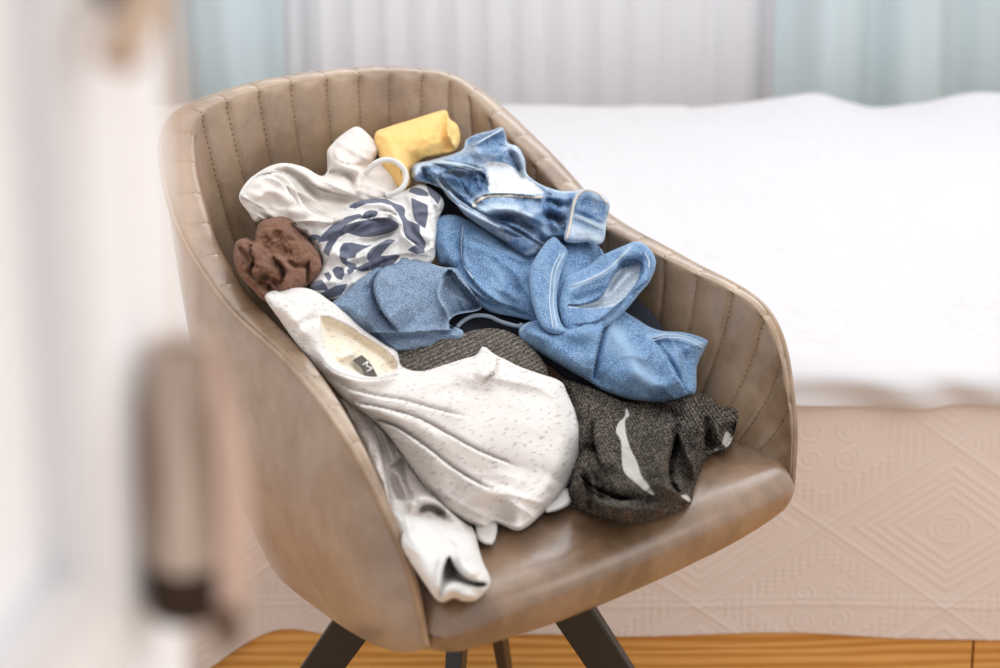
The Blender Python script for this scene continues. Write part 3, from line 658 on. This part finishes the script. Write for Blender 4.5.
# zip: two rows of teeth on a pale tape
m = MB(); L = resample(cat(zj([(470, 505), (490, 478), (540, 462), (640, 460), (740, 462), (860, 470)]), 6), 1.2); P = on('light_wash_jeans', L, .0015)
m.add(*tube(P, .0045, 8, .35)); zt = child('zip', m.V, m.F, M_seam_cream, wj)
M_metal = NT('pale_metal', .3, .6); M_metal.b.inputs['Metallic'].default_value = .8; M_metal = M_metal.out(srgb(190, 184, 176))
m = MB()
for i in range(1, len(P)-1, 2):
    t_ = P[i+1]-P[i]; s_ = np.cross(t_, (0, -.5, 1)); s_ /= np.linalg.norm(s_); c_ = P[i]+np.array([0, -.0008, .0014])
    m.add(*tube([c_-s_*.0036, c_+s_*.0036], .0007, 5))
child('zip_teeth', m.V, m.F, M_metal, wj)
def button(gname, p, r, parent, mat):
    c = on(gname, [p], .0016)[0]; n = np.array([0, -.55, .83]); n /= np.linalg.norm(n); a = np.cross(n, (1, 0, 0)); a /= np.linalg.norm(a); b = np.cross(n, a)
    V = []; rings = [(0, 1), (.35, 1.0), (.55, .7), (.85, .9), (1, .3), (1, -.8)]
    for k, (rr_, hh) in enumerate(rings):
        for j in range(16):
            t_ = j*math.pi/8; V.append(c+(a*math.cos(t_)+b*math.sin(t_))*r*rr_+n*hh*.0014)
    return child('button', V, grid_faces(len(rings), 16, True), mat, parent)
button('light_wash_jeans', (474.5, 205.5), .0038, wj, M_metal)
flap = garment('waistband', [(564, 239), (569, 216), (575, 194), (585, 188.5), (598, 192), (609.5, 203), (607, 219), (604, 240), (597, 244.5), (587, 242), (574, 243)],
            .046, .012, 6, [('R', zk([(245, 155), (310, 185), (372, 215)]), .005, 2.5), ('R', zk([(240, 140), (310, 170), (375, 200)]), -.004, 2), ('R', zk([(270, 90), (330, 100), (390, 130)]), -.005, 4), ('R', zk([(235, 220), (290, 225), (350, 265)]), .004, 6), ('N', .002, 9, 140)],
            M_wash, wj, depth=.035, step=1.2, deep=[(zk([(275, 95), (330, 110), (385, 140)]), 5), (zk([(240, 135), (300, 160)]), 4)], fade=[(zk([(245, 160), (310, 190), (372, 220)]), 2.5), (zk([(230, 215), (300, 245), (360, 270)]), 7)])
seams('hem_tape', 'waistband', [zk([(208, 262), (225, 190), (240, 110), (262, 62), (300, 45), (350, 62), (390, 105)])], M_seam_cream, flap, .0016)
seams('stitching', 'waistband', [zk([(245, 163), (310, 190), (368, 222)]), zk([(245, 155), (310, 181), (370, 212)])], M_seam, flap, .0008)

# --- grey blue denim
gf = [('S', z3([(702, 95), (655, 150), (640, 200), (670, 290), (745, 382)])[::-1], .024, 26), ('P', z4([(140, 82), (170, 118), (232, 190), (200, 215), (140, 250), (133, 200), (118, 160), (116, 110)]), -.034, 4),
      ('R', z3([(985, 125), (925, 175), (912, 240), (950, 310), (948, 370)]), .008, 3), ('S', z3([(1010, 372), (900, 378), (780, 386), (690, 388), (600, 384)])[::-1], -.012, 12),
      ('R', z3([(480, 270), (560, 300), (620, 340)]), .005, 7), ('R', z3([(720, 90), (780, 200), (850, 300)]), .004, 14), ('R', z3([(540, 210), (620, 160), (690, 110)]), .006, 7), ('R', z3([(590, 180), (640, 260), (700, 350)]), -.004, 5), ('W', .004, 50, 50, 12, 172), ('N', .002, 20, 171)]
o = garment('denim_shirt', [(331, 306), (345, 292), (362, 276), (376, 266), (388, 264), (395, 258), (407, 255.5), (424, 261), (443, 267), (456, 268.5), (466, 280), (474, 293), (482, 306), (476, 311), (456, 315), (449, 324), (463, 331), (458, 342), (430, 350), (400, 352), (386, 347), (366, 334), (348, 321)],
            .020, .030, 12, gf, M_grey_denim, depth=.06, step=1.2, fade=[(z3([(985, 122), (922, 178), (912, 240), (950, 310), (948, 372)]), 1.2)])
tag(o, 'grey blue denim garment folded over beside the striped top', 'clothing')

# --- dark knitted sweater: body at the front right, ribbed hem curling out at the middle
kf = [('B', [(520, 380), (560, 388), (572, 400), (577, 430), (573, 465), (562, 490), (530, 500)], -.045, 10), ('S', z7([(185, 190), (178, 240), (195, 320), (225, 385)])[::-1], .014, 16), ('S', z7([(430, 160), (455, 220), (445, 290), (430, 350), (440, 420), (500, 470)]), .016, 14), ('R', z7([(445, 200), (450, 270), (435, 350), (435, 420)]), -.012, 5),
      ('R', z7([(490, 140), (530, 200), (520, 300), (490, 400)]), .010, 8), ('R', z7([(550, 180), (560, 250), (540, 330)]), -.014, 4.5), ('R', z7([(590, 170), (600, 230), (580, 290)]), .008, 6),
      ('S', z7([(110, 370), (180, 430), (260, 465), (330, 470)]), .012, 16), ('R', z7([(120, 395), (200, 455), (300, 475)]), -.008, 3.5), ('R', z7([(130, 440), (220, 490), (330, 505), (450, 490)]), .008, 7),
      ('R', z7([(250, 120), (330, 170), (420, 190)]), -.007, 5), ('R', z7([(330, 145), (420, 165), (480, 200)]), -.008, 4), ('R', z7([(40, 80), (130, 150), (170, 210)]), .006, 10), ('R', z7([(100, 330), (150, 300), (200, 310)]), -.010, 6),
      ('P', z7([(612, 215), (640, 205), (655, 215), (640, 275), (600, 300), (590, 270)]), -.012, 4), ('R', z7([(600, 170), (640, 160), (657, 185), (640, 208), (610, 210)]), .006, 3), ('W', .007, 70, 60, 14, 202), ('N', .003, 17, 201)]
kn = garment('knitted_sweater', [(540, 385), (549, 377), (562, 379), (576, 382), (600, 391), (628, 403), (651, 402), (672, 397), (690, 393.5), (708, 396), (720, 406), (735, 408), (738, 416), (735, 432), (726, 450), (714, 454), (706, 458), (701, 470), (694, 489), (690, 505), (672, 515), (654, 520), (630, 522.5), (600, 517), (576, 508), (560, 500), (545, 470), (538, 420)],
            .0, .050, 26, kf, M_knit, depth=.12, step=1.5, pattern=[z7([(288, 160), (298, 185), (284, 200), (288, 250), (304, 300), (324, 340), (338, 385), (362, 418), (382, 452), (350, 435), (318, 408), (288, 382), (275, 350), (270, 270), (254, 240), (262, 210), (282, 190)]), z7([(580, 302), (605, 280), (622, 238), (643, 268), (612, 298)]), z7([(470, 455), (490, 450), (505, 472), (492, 470)])])
tag(kn, 'dark brown marled knit sweater with a white zigzag at the front right of the heap', 'sweater')
rb = garment('ribbed_hem', [(385, 358), (398, 350), (412, 341), (430, 334), (450, 331), (463, 333), (479, 329), (497, 328.5), (514, 334), (532, 347), (542, 359), (548, 372), (545, 379), (530, 384), (500, 386), (450, 388), (405, 384)],
            .012, .030, 13, [('R', z8([(0, 190), (120, 150), (250, 130)]), -.005, 3), ('R', z8([(60, 170), (180, 130), (270, 130)]), .004, 2), ('R', [(465, 334), (480, 345), (490, 365)], -.003, 6), ('N', .002, 18, 215)], M_knit_rib, kn, depth=.06, step=1.5, uvrot=.0)

# --- flecked white shirt
wsf = [('P', z3([(418, 335), (440, 318), (520, 350), (600, 400), (690, 458), (730, 500), (735, 545), (650, 572), (560, 555), (480, 510), (435, 440)]), -.022, 8),
       ('R', z5([(245, 90), (290, 165), (380, 205), (480, 212), (580, 185)]), .009, 5), ('R', z3([(470, 460), (500, 490), (560, 470)]), .010, 3), ('R', z3([(480, 455), (490, 500)]), -.006, 2.5),
       ('R', z3([(210, 260), (300, 320), (380, 420)]), .008, 8), ('R', z3([(330, 360), (380, 330), (420, 330)]), -.005, 4), ('R', z3([(240, 260), (330, 240), (420, 260)]), .004, 6),
       ('S', [(339, 384), (355, 391), (380, 397), (404, 401), (440, 411), (470, 418)], .013, 16), ('S', [(346, 401), (365, 405), (380, 408), (416, 418), (452, 437), (480, 452), (520, 468)], .016, 15),
       ('S', [(350, 409), (375, 420), (397, 428), (428, 449), (455, 470), (485, 487), (510, 492)], .016, 14), ('S', [(372, 421), (384, 432), (394, 446), (409, 464), (428, 489), (446, 511)], .016, 15),
       ('R', z5([(400, 330), (520, 355), (650, 400), (800, 490)]), .004, 5), ('S', z8([(480, 190), (428, 255), (415, 335), (330, 400)])[1:], .012, 10), ('R', z8([(500, 400), (620, 380), (720, 420)]), .006, 9), ('R', z8([(100, 440), (260, 450), (420, 420)]), -.004, 6),
       ('B', z6([(500, 60), (640, 90), (690, 170), (660, 280), (560, 300), (480, 200)]), .012, 30), ('R', z6([(340, 300), (450, 320), (560, 300)]), .005, 14), ('R', z6([(400, 200), (520, 260), (640, 290)]), -.003, 12),
       ('R', z6([(480, 415), (490, 395), (470, 340)]), -.004, 7), ('R', [(445, 511), (470, 500), (500, 498)], .004, 8), ('W', .0045, 22, 90, 13, 232), ('N', .0015, 30, 231)]
sh = garment('flecked_shirt', [(265, 298), (272, 291), (290, 288), (305, 288), (317, 292), (330, 301), (346, 312), (362, 328), (384, 344), (397, 352), (402, 366), (420, 370), (443, 364), (462, 358), (476, 354), (483, 346), (496, 353), (514, 362), (535, 372), (560, 381), (568, 395), (578, 418), (583, 434), (582, 450), (577, 468), (568, 486), (556, 499), (545, 511), (530, 525), (517, 531), (504, 526), (495, 523), (485, 528), (470, 524), (452, 514), (436, 502), (418, 476), (398, 448), (380, 426), (360, 410), (343, 398), (325, 377), (300, 348), (280, 320)],
            .034, .028, 13, wsf, M_shirt, depth=.09, step=1.5, grade=((450, 430), (490, 525)), pattern=[z3([(420, 335), (440, 322), (520, 352), (600, 402), (690, 460), (728, 500), (730, 540), (650, 568), (560, 552), (480, 506), (438, 440)])])
tag(sh, 'white flecked jersey shirt with an open neckline and small dark label at the front left', 'shirt')
seams('neckline_hem', 'flecked_shirt', [z5([(248, 95), (300, 160), (390, 195), (480, 203), (570, 182)])], M_white_cloth, sh, .0011)
# lower part of the shirt, tucked along the chair arm
uf = [('S', z6([(95, 120), (115, 200), (135, 300), (150, 390)]), .010, 10), ('P', z6([(140, 260), (165, 228), (190, 230), (195, 290), (215, 350), (170, 350), (150, 320)]), -.020, 6), ('R', z6([(150, 250), (180, 300), (210, 370)]), .010, 4),
      ('R', z6([(210, 370), (240, 345), (300, 365), (340, 410)]), .014, 5), ('R', z6([(225, 385), (260, 370), (310, 395)]), -.010, 3), ('R', z6([(60, 120), (90, 220), (120, 330)]), .005, 6), ('W', .005, 70, 50, 8, 252), ('N', .002, 15, 251)]
un = garment('shirt_side', [(340, 398), (358, 404), (376, 420), (398, 446), (420, 474), (440, 500), (462, 520), (474, 530), (460, 540), (430, 535), (405, 530), (390, 514), (382, 490), (368, 458), (355, 428), (345, 408)],
            .006, .018, 9, uf, M_shirt, sh, depth=.06, step=1.5)
tip = garment('shirt_corner', [(478, 520), (495, 520), (497, 532), (492, 544.5), (481, 542), (476, 534)], .006, .006, 5, [], M_white_cloth, sh, depth=.02)
tip = garment('shirt_corner', [(545, 500), (562, 484), (571, 497), (569, 505), (556, 511), (545, 512)], .006, .006, 5, [], M_white_cloth, sh, depth=.02)
sv = [('P', z6([(292, 630), (288, 590), (300, 540), (318, 512), (335, 540), (370, 575), (425, 590), (400, 605), (340, 590), (310, 600)]), -.024, 6),
      ('R', z6([(345, 500), (360, 540), (400, 575)]), .010, 6), ('R', z6([(300, 505), (288, 560), (283, 620)]), .007, 4), ('R', z6([(200, 420), (260, 470), (310, 505)]), .004, 9), ('W', .0012, 45, 50, 9, 262)]
sl = garment('sleeve', [(388, 510), (410, 508), (430, 512), (448, 518), (466, 525), (476, 533), (479, 548), (483, 562), (490, 578), (488, 588), (476, 600), (463, 601), (454, 598), (443, 602), (436, 599), (428, 588), (415, 569), (402, 550), (395, 532)],
            .0, .028, -14, sv, M_white_cloth, sh, depth=.05, step=1.3, grade=((430, 520), (450, 590)))
# woven label with its letter
LQ = z3([(553, 500), (590, 480), (656, 568), (616, 584)]); C = on('flecked_shirt', LQ, .004); C[2:] = surf(np.array(LQ)[2:, 0], np.array(LQ)[2:, 1], np.full(2, .062))
cc = C.mean(0); 
def patch(C, lift, n=8):
    V = []; 
    for i in range(n+1):
        for j in range(n+1):
            u, v = i/n, j/n
            V.append((C[0]*(1-u)+C[1]*u)*(1-v)+(C[3]*(1-u)+C[2]*u)*v)
    return V, grid_faces(n+1, n+1)
nrm = np.cross(C[1]-C[0], C[3]-C[0]); nrm /= np.linalg.norm(nrm); nrm *= np.sign(nrm[2])
V, F = patch(C, 0); V = [v+nrm*.003*math.sin(math.pi*((k % 9)/8)) for k, v in enumerate(V)]
lab = child('label_tag', [v+nrm*.0002 for v in V]+[v-nrm*.0006 for v in V], F+[tuple(i+81 for i in f[::-1]) for f in F], cloth('label_weave', (96, 88, 82), (78, 71, 66), 1500), sh)
e1 = (C[1]-C[0]); e2 = (C[3]-C[0])
def lp(u, v): return C[0]*(1-u)*(1-v)+C[1]*u*(1-v)+C[2]*u*v+C[3]*(1-u)*v+nrm*(.003*math.sin(math.pi*v)+.0011)
m = MB()
for a, b in (((.22, .48), (.82, .44)), ((.82, .44), (.45, .58)), ((.45, .58), (.84, .72)), ((.84, .72), (.24, .76))):
    m.add(*tube([lp(a[0], a[1]), lp(b[0], b[1])], .0009, 6))
child('letter', m.V, m.F, M_white_cloth, sh)

# ------------------------------------------------------------------ bed
bed = empty('bed', (0, 2.8, 0))
tag(bed, 'bed with a white bedspread over a beige relief patterned coverlet and honey wood base', 'bed')
def addm(name, V, F, mat, parent):
    o = link(name, mesh(name, V, F), mat); o.parent = parent; o.matrix_parent_inverse = Matrix.Translation((0, -2.8, 0)); return o
def wood():
    t = NT('honey_wood', .35, .4); co = t.coord('Object', (.5, 6, 6))
    n = t.noise(co, 6, 4, .6, 1.2); wv = t.wave(t.coord('Object', (.25, 1, 4)), 5, 9, 'Z', 1.5)
    c = t.mix(t.ramp(t.math('ADD', t.math('MULTIPLY', n, .5), t.math('MULTIPLY', wv, .5)), .25, .75), srgb(232, 178, 104), srgb(204, 142, 70))
    return t.out(c, t.bump(n, .1, .001))
M_wood = wood()
BY = 1.86
def link_box(name, me, mat, parent):
    o = link(name, me, mat, smooth=False); o.parent = parent; o.matrix_parent_inverse = Matrix.Translation((0, -2.8, 0)); return o
link_box('base_board', box(-1.3, .699, BY+.012, BY+.034, -.055, .2, .0015), M_wood, bed)
link_box('base_board', box(.7025, 1.5, BY+.012, BY+.034, -.055, .2, .0015), M_wood, bed)
link_box('mattress', box(-1.29, 1.49, BY+.04, 3.6, .02, .40, .03), cloth('mattress_ticking', (226, 222, 218), (216, 212, 208), 500), bed)
# coverlet
def cover_relief(x, z):
    h = np.zeros_like(x)
    a, b = .180, .128; x0, z0 = .65, .316     # lattice half diagonals, node
    u = ((x-x0)/a+(z-z0)/b)/2; v = ((x-x0)/a-(z-z0)/b)/2
    def ln(t, c, w_): d = np.abs((t-c+.5) % 1-.5); return np.exp(-(d/w_)**2)
    for t in (u, v):
        h += 1.0*ln(t, 0, .016)+.45*ln(t, .045, .01)+.45*ln(t, -.045, .01)
    # alternating stepped chevrons inside the cells
    fu = (u+.5) % 1-.5; fv = (v+.5) % 1-.5; fu = u % 1; fv = v % 1
    e = np.minimum(np.minimum(fu, 1-fu), np.minimum(fv, 1-fv)); cell = (np.floor(u)+np.floor(v)) % 2
    dots = np.clip(np.sin(u*2*np.pi*15)*np.sin(v*2*np.pi*15)*2, 0, 1)*(e > .08)*(e < .20)
    h += .8*dots*(cell == 0)
    chev = sum(np.exp(-((e-c)/.014)**2) for c in (.12, .18, .24, .30)); h += .7*chev*(cell == 1)
    # scrolls in the cell centres
    cx = (fu-.5+fv-.5)*a; cz = (fu-fv)*b
    for sx in (-1, 1):
        for sz in (-1, 1):
            r = np.hypot(cx-sx*.026, cz-sz*.022); th_ = np.arctan2(cz-sz*.022, (cx-sx*.026)*sx)
            h += .8*np.clip(np.cos((r/.0095-th_/(2*np.pi))*2*np.pi), 0, 1)*(r < .021)*(cell == 0)
    r = np.hypot(cx, cz*1.3); h += .7*np.clip(np.cos(r/.010*2*np.pi), 0, 1)*(r < .036)*(cell == 1)
    h += .9*np.exp(-((z-.064)/.003)**2)+.6*np.exp(-((z-.074)/.002)**2)
    return h
xs = np.arange(-.80, 1.0, .0026); xs = np.r_[np.linspace(-1.3, -.81, 20), xs, np.linspace(1.01, 1.5, 12)]
def hem_z(x): return .014+.004*np.sin(x*6)+.002*np.sin(x*17+1)-.06*np.exp(-((x+.46)/.07)**2)+.012*np.exp(-((x+.315)/.05)**2)
V = []; nr = 136
S = np.linspace(0, 1, nr)
Xg, Sg = np.meshgrid(xs, S); Z0 = hem_z(Xg); Zg = Z0+(.405-Z0)*Sg
Yg = BY-.002-.0013*cover_relief(Xg, Zg)-.006*vnoise(Xg*5, Zg*6, 5)*(1-Sg)-.004*np.sin(Xg*9+Zg*4)*(1-Sg)
front = np.c_[Xg.ravel(), Yg.ravel(), Zg.ravel()]
back_ = front.copy(); back_[:, 1] = BY+.008
Fg = grid_faces(nr, len(xs)); k = len(front)
nb_ = len(xs)
t = NT('beige_coverlet', .9, .15); co = t.coord('Object'); n = t.noise(co, 700, 2); 
M_cover = t.out(t.mix(n, srgb(232, 219, 212), srgb(221, 207, 200)), t.bump(n, .4, .0008), None, .2)
addm('coverlet', np.vstack([front, back_[:nb_], back_[-nb_:]]), Fg+[(j+1, j, k+j, k+j+1) for j in range(nb_-1)], M_cover, bed)
# white bedspread: top sheet rolling over the edge with an embossed wreath pattern
xs = np.r_[np.linspace(-1.34, -.62, 40), np.arange(-.61, 1.15, .006), np.linspace(1.16, 1.54, 30)]
prof_s = [(BY-.012, .383), (BY-.014, .389), (BY-.014, .395), (BY-.015, .404), (BY-.013, .413), (BY-.004, .422), (BY+.010, .427), (BY+.030, .430)]
ys = list(np.arange(BY+.04, BY+.5, .006))+list(np.linspace(BY+.51, 3.62, 60))
prof_s += [(y, .431) for y in ys]+[(3.65, .42), (3.66, .37)]
PS = np.array(prof_s); nr = len(PS)
Xg, Ig = np.meshgrid(xs, np.arange(nr)); Yg = PS[Ig, 0].astype(float); Zg = PS[Ig, 1].astype(float)
wr = 1.0*(Yg > BY+.02)
r = np.zeros_like(Xg)
cxs = (Xg+.09) % .36-.18; cys = (Yg-BY-.20+.18) % .36-.18; rad = np.hypot(cxs, cys); ang = np.arctan2(cys, cxs)
r += np.exp(-((rad-.10-.008*np.sin(ang*10))/.006)**2)+np.exp(-((rad-.06-.006*np.sin(ang*8))/.005)**2)+np.exp(-((rad-.03)/.005)**2)
r += np.exp(-((Yg-BY-.035)/.004)**2)*.8
Zg += wr*(.0034*r+.007*vnoise(Xg*3.2, Yg*4, 15)+.0025*vnoise(Xg*13, Yg*15, 16)+.0016*(1-2*np.abs(vnoise(Xg*9, Yg*22, 19))))
far = np.clip((Yg-3.35)/.3, 0, 1); Zg += far*(.030*np.exp(-((Xg-.84)/.10)**2)+.026*np.exp(-((Xg-1.30)/.17)**2)+.010*np.sin(Xg*11))*(Xg > .5)
dr = np.clip((BY+.02-Yg)/.03, 0, 1)
fold = .5+.5*np.sin(Xg*30+Zg*60+3*vnoise(Xg*4, Zg*2, 33)); Yg -= dr*(.009*fold+.006*vnoise(Xg*12, Zg*30, 31))
Zg += (Ig < 3)*(.003*np.sin(Xg*8)+.002*np.sin(Xg*21))
P = np.c_[Xg.ravel(), Yg.ravel(), Zg.ravel()]
t = NT('white_bedspread', .85, .2); co = t.coord('Object'); n = t.noise(co, 500, 2)
M_sheet = t.out(t.mix(n, srgb(212, 208, 209), srgb(205, 200, 201)), t.bump(n, .25, .0008), None, .15)
addm('bedspread', P, grid_faces(nr, len(xs)), M_sheet, bed)

# ------------------------------------------------------------------ window wall, curtains, floor
def wall_mat(name, c):
    t = NT(name, .9, .1); n = t.noise(t.coord('Object'), 90, 3); return t.out(t.mix(n, srgb(*c), srgb(*[k-5 for k in c])), t.bump(n, .1, .001))
M_wall = wall_mat('white_wall', (238, 238, 240))
WY = 4.15
m = MB()
def addbox(m, *a):
    me = box(*a); k = len(m.V); m.V += [tuple(v.co) for v in me.vertices]; m.F += [tuple(i+k for i in p.vertices) for p in me.polygons]
for a in ((-3, -1.2, WY, WY+.12, -.06, 2.7), (1.9, 3.5, WY, WY+.12, -.06, 2.7), (-1.2, 1.9, WY, WY+.12, -.06, .9), (-1.2, 1.9, WY, WY+.12, 2.3, 2.7)): addbox(m, *a)
structure(link('wall_back', m.me('wall_back'), M_wall, smooth=False))
m = MB()
for a in ((-1.2, 1.9, WY+.03, WY+.09, .9, .96), (-1.2, 1.9, WY+.03, WY+.09, 2.24, 2.3), (-1.2, -1.14, WY+.03, WY+.09, .9, 2.3), (1.84, 1.9, WY+.03, WY+.09, .9, 2.3), (.32, .38, WY+.03, WY+.09, .9, 2.3)): addbox(m, *a)
wn_ = structure(link('window_1', m.me('window_1'), M_wall, smooth=False))
tg = NT('window_glass', .02, .5); tg.b.inputs['Transmission Weight'].default_value = 1; M_glass = tg.out((1, 1, 1, 1))
link('pane', box(-1.14, 1.84, WY+.055, WY+.06, .96, 2.24), M_glass, wn_, smooth=False)
t = NT('wood_floor', .4, .4); co = t.coord('Object', (1, 6, 1)); n = t.noise(co, 5, 4, .6, 1)
M_floor = t.out(t.mix(t.ramp(n, .3, .7), srgb(206, 160, 104), srgb(180, 130, 78)))
structure(link('floor', box(-3, 3.5, -.6, WY+.12, -.10, -.06), M_floor, smooth=False))
def curtain(name, x0, x1, y, z0, z1, amp, freq, seed, mat, hook=.0):
    xs = np.arange(x0, x1, .006); zs = np.linspace(z0, z1, 40); X, Z = np.meshgrid(xs, zs)
    ph = X*freq+1.5*vnoise(X*2.1+seed, Z*.5, seed)+hook*Z
    Y = y+amp*np.sin(ph)+amp*.2*np.sin(ph*2.3+seed+Z*.8)+amp*.5*vnoise(X*6, Z*1.3+seed, seed+3)
    P = np.c_[X.ravel(), Y.ravel(), Z.ravel()]; n_ = len(P); B = P+[0, .003, 0]
    F = grid_faces(*X.shape); F += [tuple(i+n_ for i in f[::-1]) for f in F]
    return link(name, mesh(name, np.vstack([P, B]), F), mat)
def fabric(name, c0, c1, tr):
    t = NT(name, .9, .1); n = t.noise(t.coord('Object'), 300, 2); c = t.mix(n, srgb(*c0), srgb(*c1)); t.put(c, t.b.inputs['Base Color'])
    b = t.n.new('ShaderNodeBsdfTranslucent'); t.put(c, b.inputs['Color']); mx = t.n.new('ShaderNodeMixShader'); mx.inputs[0].default_value = tr
    t.l.new(t.b.outputs[0], mx.inputs[1]); t.l.new(b.outputs[0], mx.inputs[2]); t.l.new(mx.outputs[0], t.n['Material Output'].inputs[0]); return t.m
M_sheer = fabric('white_sheer', (246, 244, 246), (240, 238, 241), .2)
M_teal = fabric('pale_teal', (224, 234, 236), (210, 222, 226), .2)
c = curtain('sheer_curtain', -.68, .815, 4.00, -.04, 2.5, .008, 60, 3, M_sheer)
tag(c, 'white sheer curtain hanging in narrow pleats behind the bed', 'curtain')
c = curtain('teal_curtain', .79, 1.75, 3.91, -.04, 2.5, .045, 24, 8, M_teal, .8)
tag(c, 'pale teal curtain to the right of the white sheer curtain', 'curtain')
c = curtain('teal_curtain', -1.25, -.615, 3.91, -.04, 2.5, .040, 26, 12, M_teal)
tag(c, 'pale teal curtain to the left of the white sheer curtain, partly behind the door', 'curtain')
V, F = tube([(-1.5, 3.95, 2.52), (2, 3.95, 2.52)], .014, 12); tag(link('curtain_rod', mesh('curtain_rod', V, F), M_metal), 'metal curtain rod above the curtains', 'curtain rod')

# ------------------------------------------------------------------ door, ajar at the left
M_door = wall_mat('white_door_paint', (244, 242, 243))
da = math.atan2(.21, 1.389)    # opening direction
DD = np.array([math.sin(da), math.cos(da)]); free = np.array([-.113, .455])
door = empty('door_1', (free[0], free[1], 0), math.pi/2-da); structure(door)   # local -x runs back along the leaf, -y is the face seen
Tt = .038; SW = .062
def dlink(name, boxes, mat, par_=None):
    m = MB()
    for a in boxes: addbox(m, *a)
    return link(name, m.me(name), mat, par_ or door, smooth=False)
dlink('door_leaf', ((-SW, 0, 0, Tt, -.05, 1.97), (-.76, -.70, 0, Tt, -.05, 1.97), (-.70, -SW, 0, Tt, -.05, .16), (-.70, -SW, 0, Tt, .86, .972), (-.70, -SW, 0, Tt, 1.85, 1.97)), M_door)
M_mould = wall_mat('grey_moulding', (226, 223, 224))
for z0, z1 in ((.972, 1.85), (.16, .86)):
    dlink('panel', ((-.70, -SW, .010, Tt-.010, z0, z1),), M_door)
    b_ = .016
    dlink('moulding', ((-.70, -SW, -.003, .012, z0, z0+b_), (-.70, -SW, -.003, .012, z1-b_, z1), (-SW-b_, -SW, -.003, .012, z0+b_, z1-b_), (-.70, -.70+b_, -.003, .012, z0+b_, z1-b_)), M_mould)
# lever handle and hanging tassels
M_brass = NT('bronze', .35, .5); M_brass.b.inputs['Metallic'].default_value = .6; M_brass = M_brass.out(srgb(190, 164, 142))
def lathe(prof, n=32, flute=0, amp=0):
    V = []
    for r_, z_ in prof:
        for k in range(n): 
            a = 2*math.pi*k/n; rr_ = r_*(1+amp*math.cos(flute*a)) if flute else r_; V.append((rr_*math.cos(a), rr_*math.sin(a), z_))
    return V, grid_faces(len(prof), n, True)+[tuple(range(n)), tuple(range((len(prof)-1)*n, len(prof)*n))[::-1]]
hand = empty('handle_mount', (0, 0, 0)); hand.parent = door; hand.name = 'door_handle'; hand.location = (-.034, 0, 1.168)
V, F = lathe([(.001, 0), (.017, 0), (.018, .002), (.017, .005), (.010, .007), (.008, .012), (.008, .018), (.001, .0185)]); 
V = [(x, -z, y) for x, y, z in V]; rose = link('rose', mesh('rose', V, F), NT('grey_metal', .4, .5).out(srgb(140, 146, 156)), hand)
V, F = tube(cat([(0, -.014, 0), (0, -.019, -.001), (-.014, -.021, -.004), (-.030, -.020, -.014), (-.040, -.018, -.026)], 8), .0062, 12, up=(0, 1, 0)); link('lever', mesh('lever', V, F), M_brass, hand)
def fibres(name, c0, c1):
    t = NT(name, .8, .2); n = t.noise(t.coord('Object', (1, 1, .06)), 120, 2); return t.out(t.mix(t.ramp(n, .3, .7), srgb(*c0), srgb(*c1)))
ts = empty('tassel', (-.1030, .425, 1.155)); tag(ts, 'brown cord tassel with dark banded end hanging beside the open white door', 'tassel')
V, F = lathe([(.002, -.112), (.009, -.1125), (.0105, -.118), (.0130, -.135), (.0138, -.16), (.0136, -.185), (.0130, -.188)], 96, 16, .05)
link('skirt', mesh('skirt', V, F), fibres('brown_cords', (104, 74, 50), (222, 204, 190)), ts)
V, F = lathe([(.0110, -.186), (.0140, -.187), (.0134, -.205), (.009, -.206)], 96, 16, .05); link('end_band', mesh('end_band', V, F), fibres('dark_cords', (44, 32, 24), (66, 50, 38)), ts)
V, F = tube(cat([(0, 0, 0), (.001, 0, -.05), (0, 0, -.113)], 8), .0013, 8, up=(0, 1, 0)); link('cord', mesh('cord', V, F), fibres('tan_cord', (244, 224, 204), (236, 212, 188)), ts)
ts = empty('tassel', (-.0965, .418, 1.17)); tag(ts, 'pinkish beige ribbon tassel with a dark tip hanging next to the brown cord tassel', 'tassel')
V, F = tube(cat([(-.003, 0, 0), (.000, 0, -.06), (.003, .0, -.11), (.0095, 0, -.16), (.009, 0, -.20), (.007, 0, -.215)], 8), np.interp(np.linspace(0, 1, 41), [0, .45, .6, .8, 1], [.0011, .0012, .0050, .0060, .0050]), 12, .5, up=(0, 1, 0)); link('ribbon', mesh('ribbon', V, F), fibres('beige_ribbon', (214, 184, 168), (202, 170, 154)), ts)
V, F = lathe([(.0015, -.214), (.0045, -.216), (.0042, -.229), (.001, -.230)], 24); V = [(x+.0065, y, z) for x, y, z in V]; link('tip', mesh('tip', V, F), fibres('dark_tip', (90, 66, 50), (110, 84, 66)), ts)
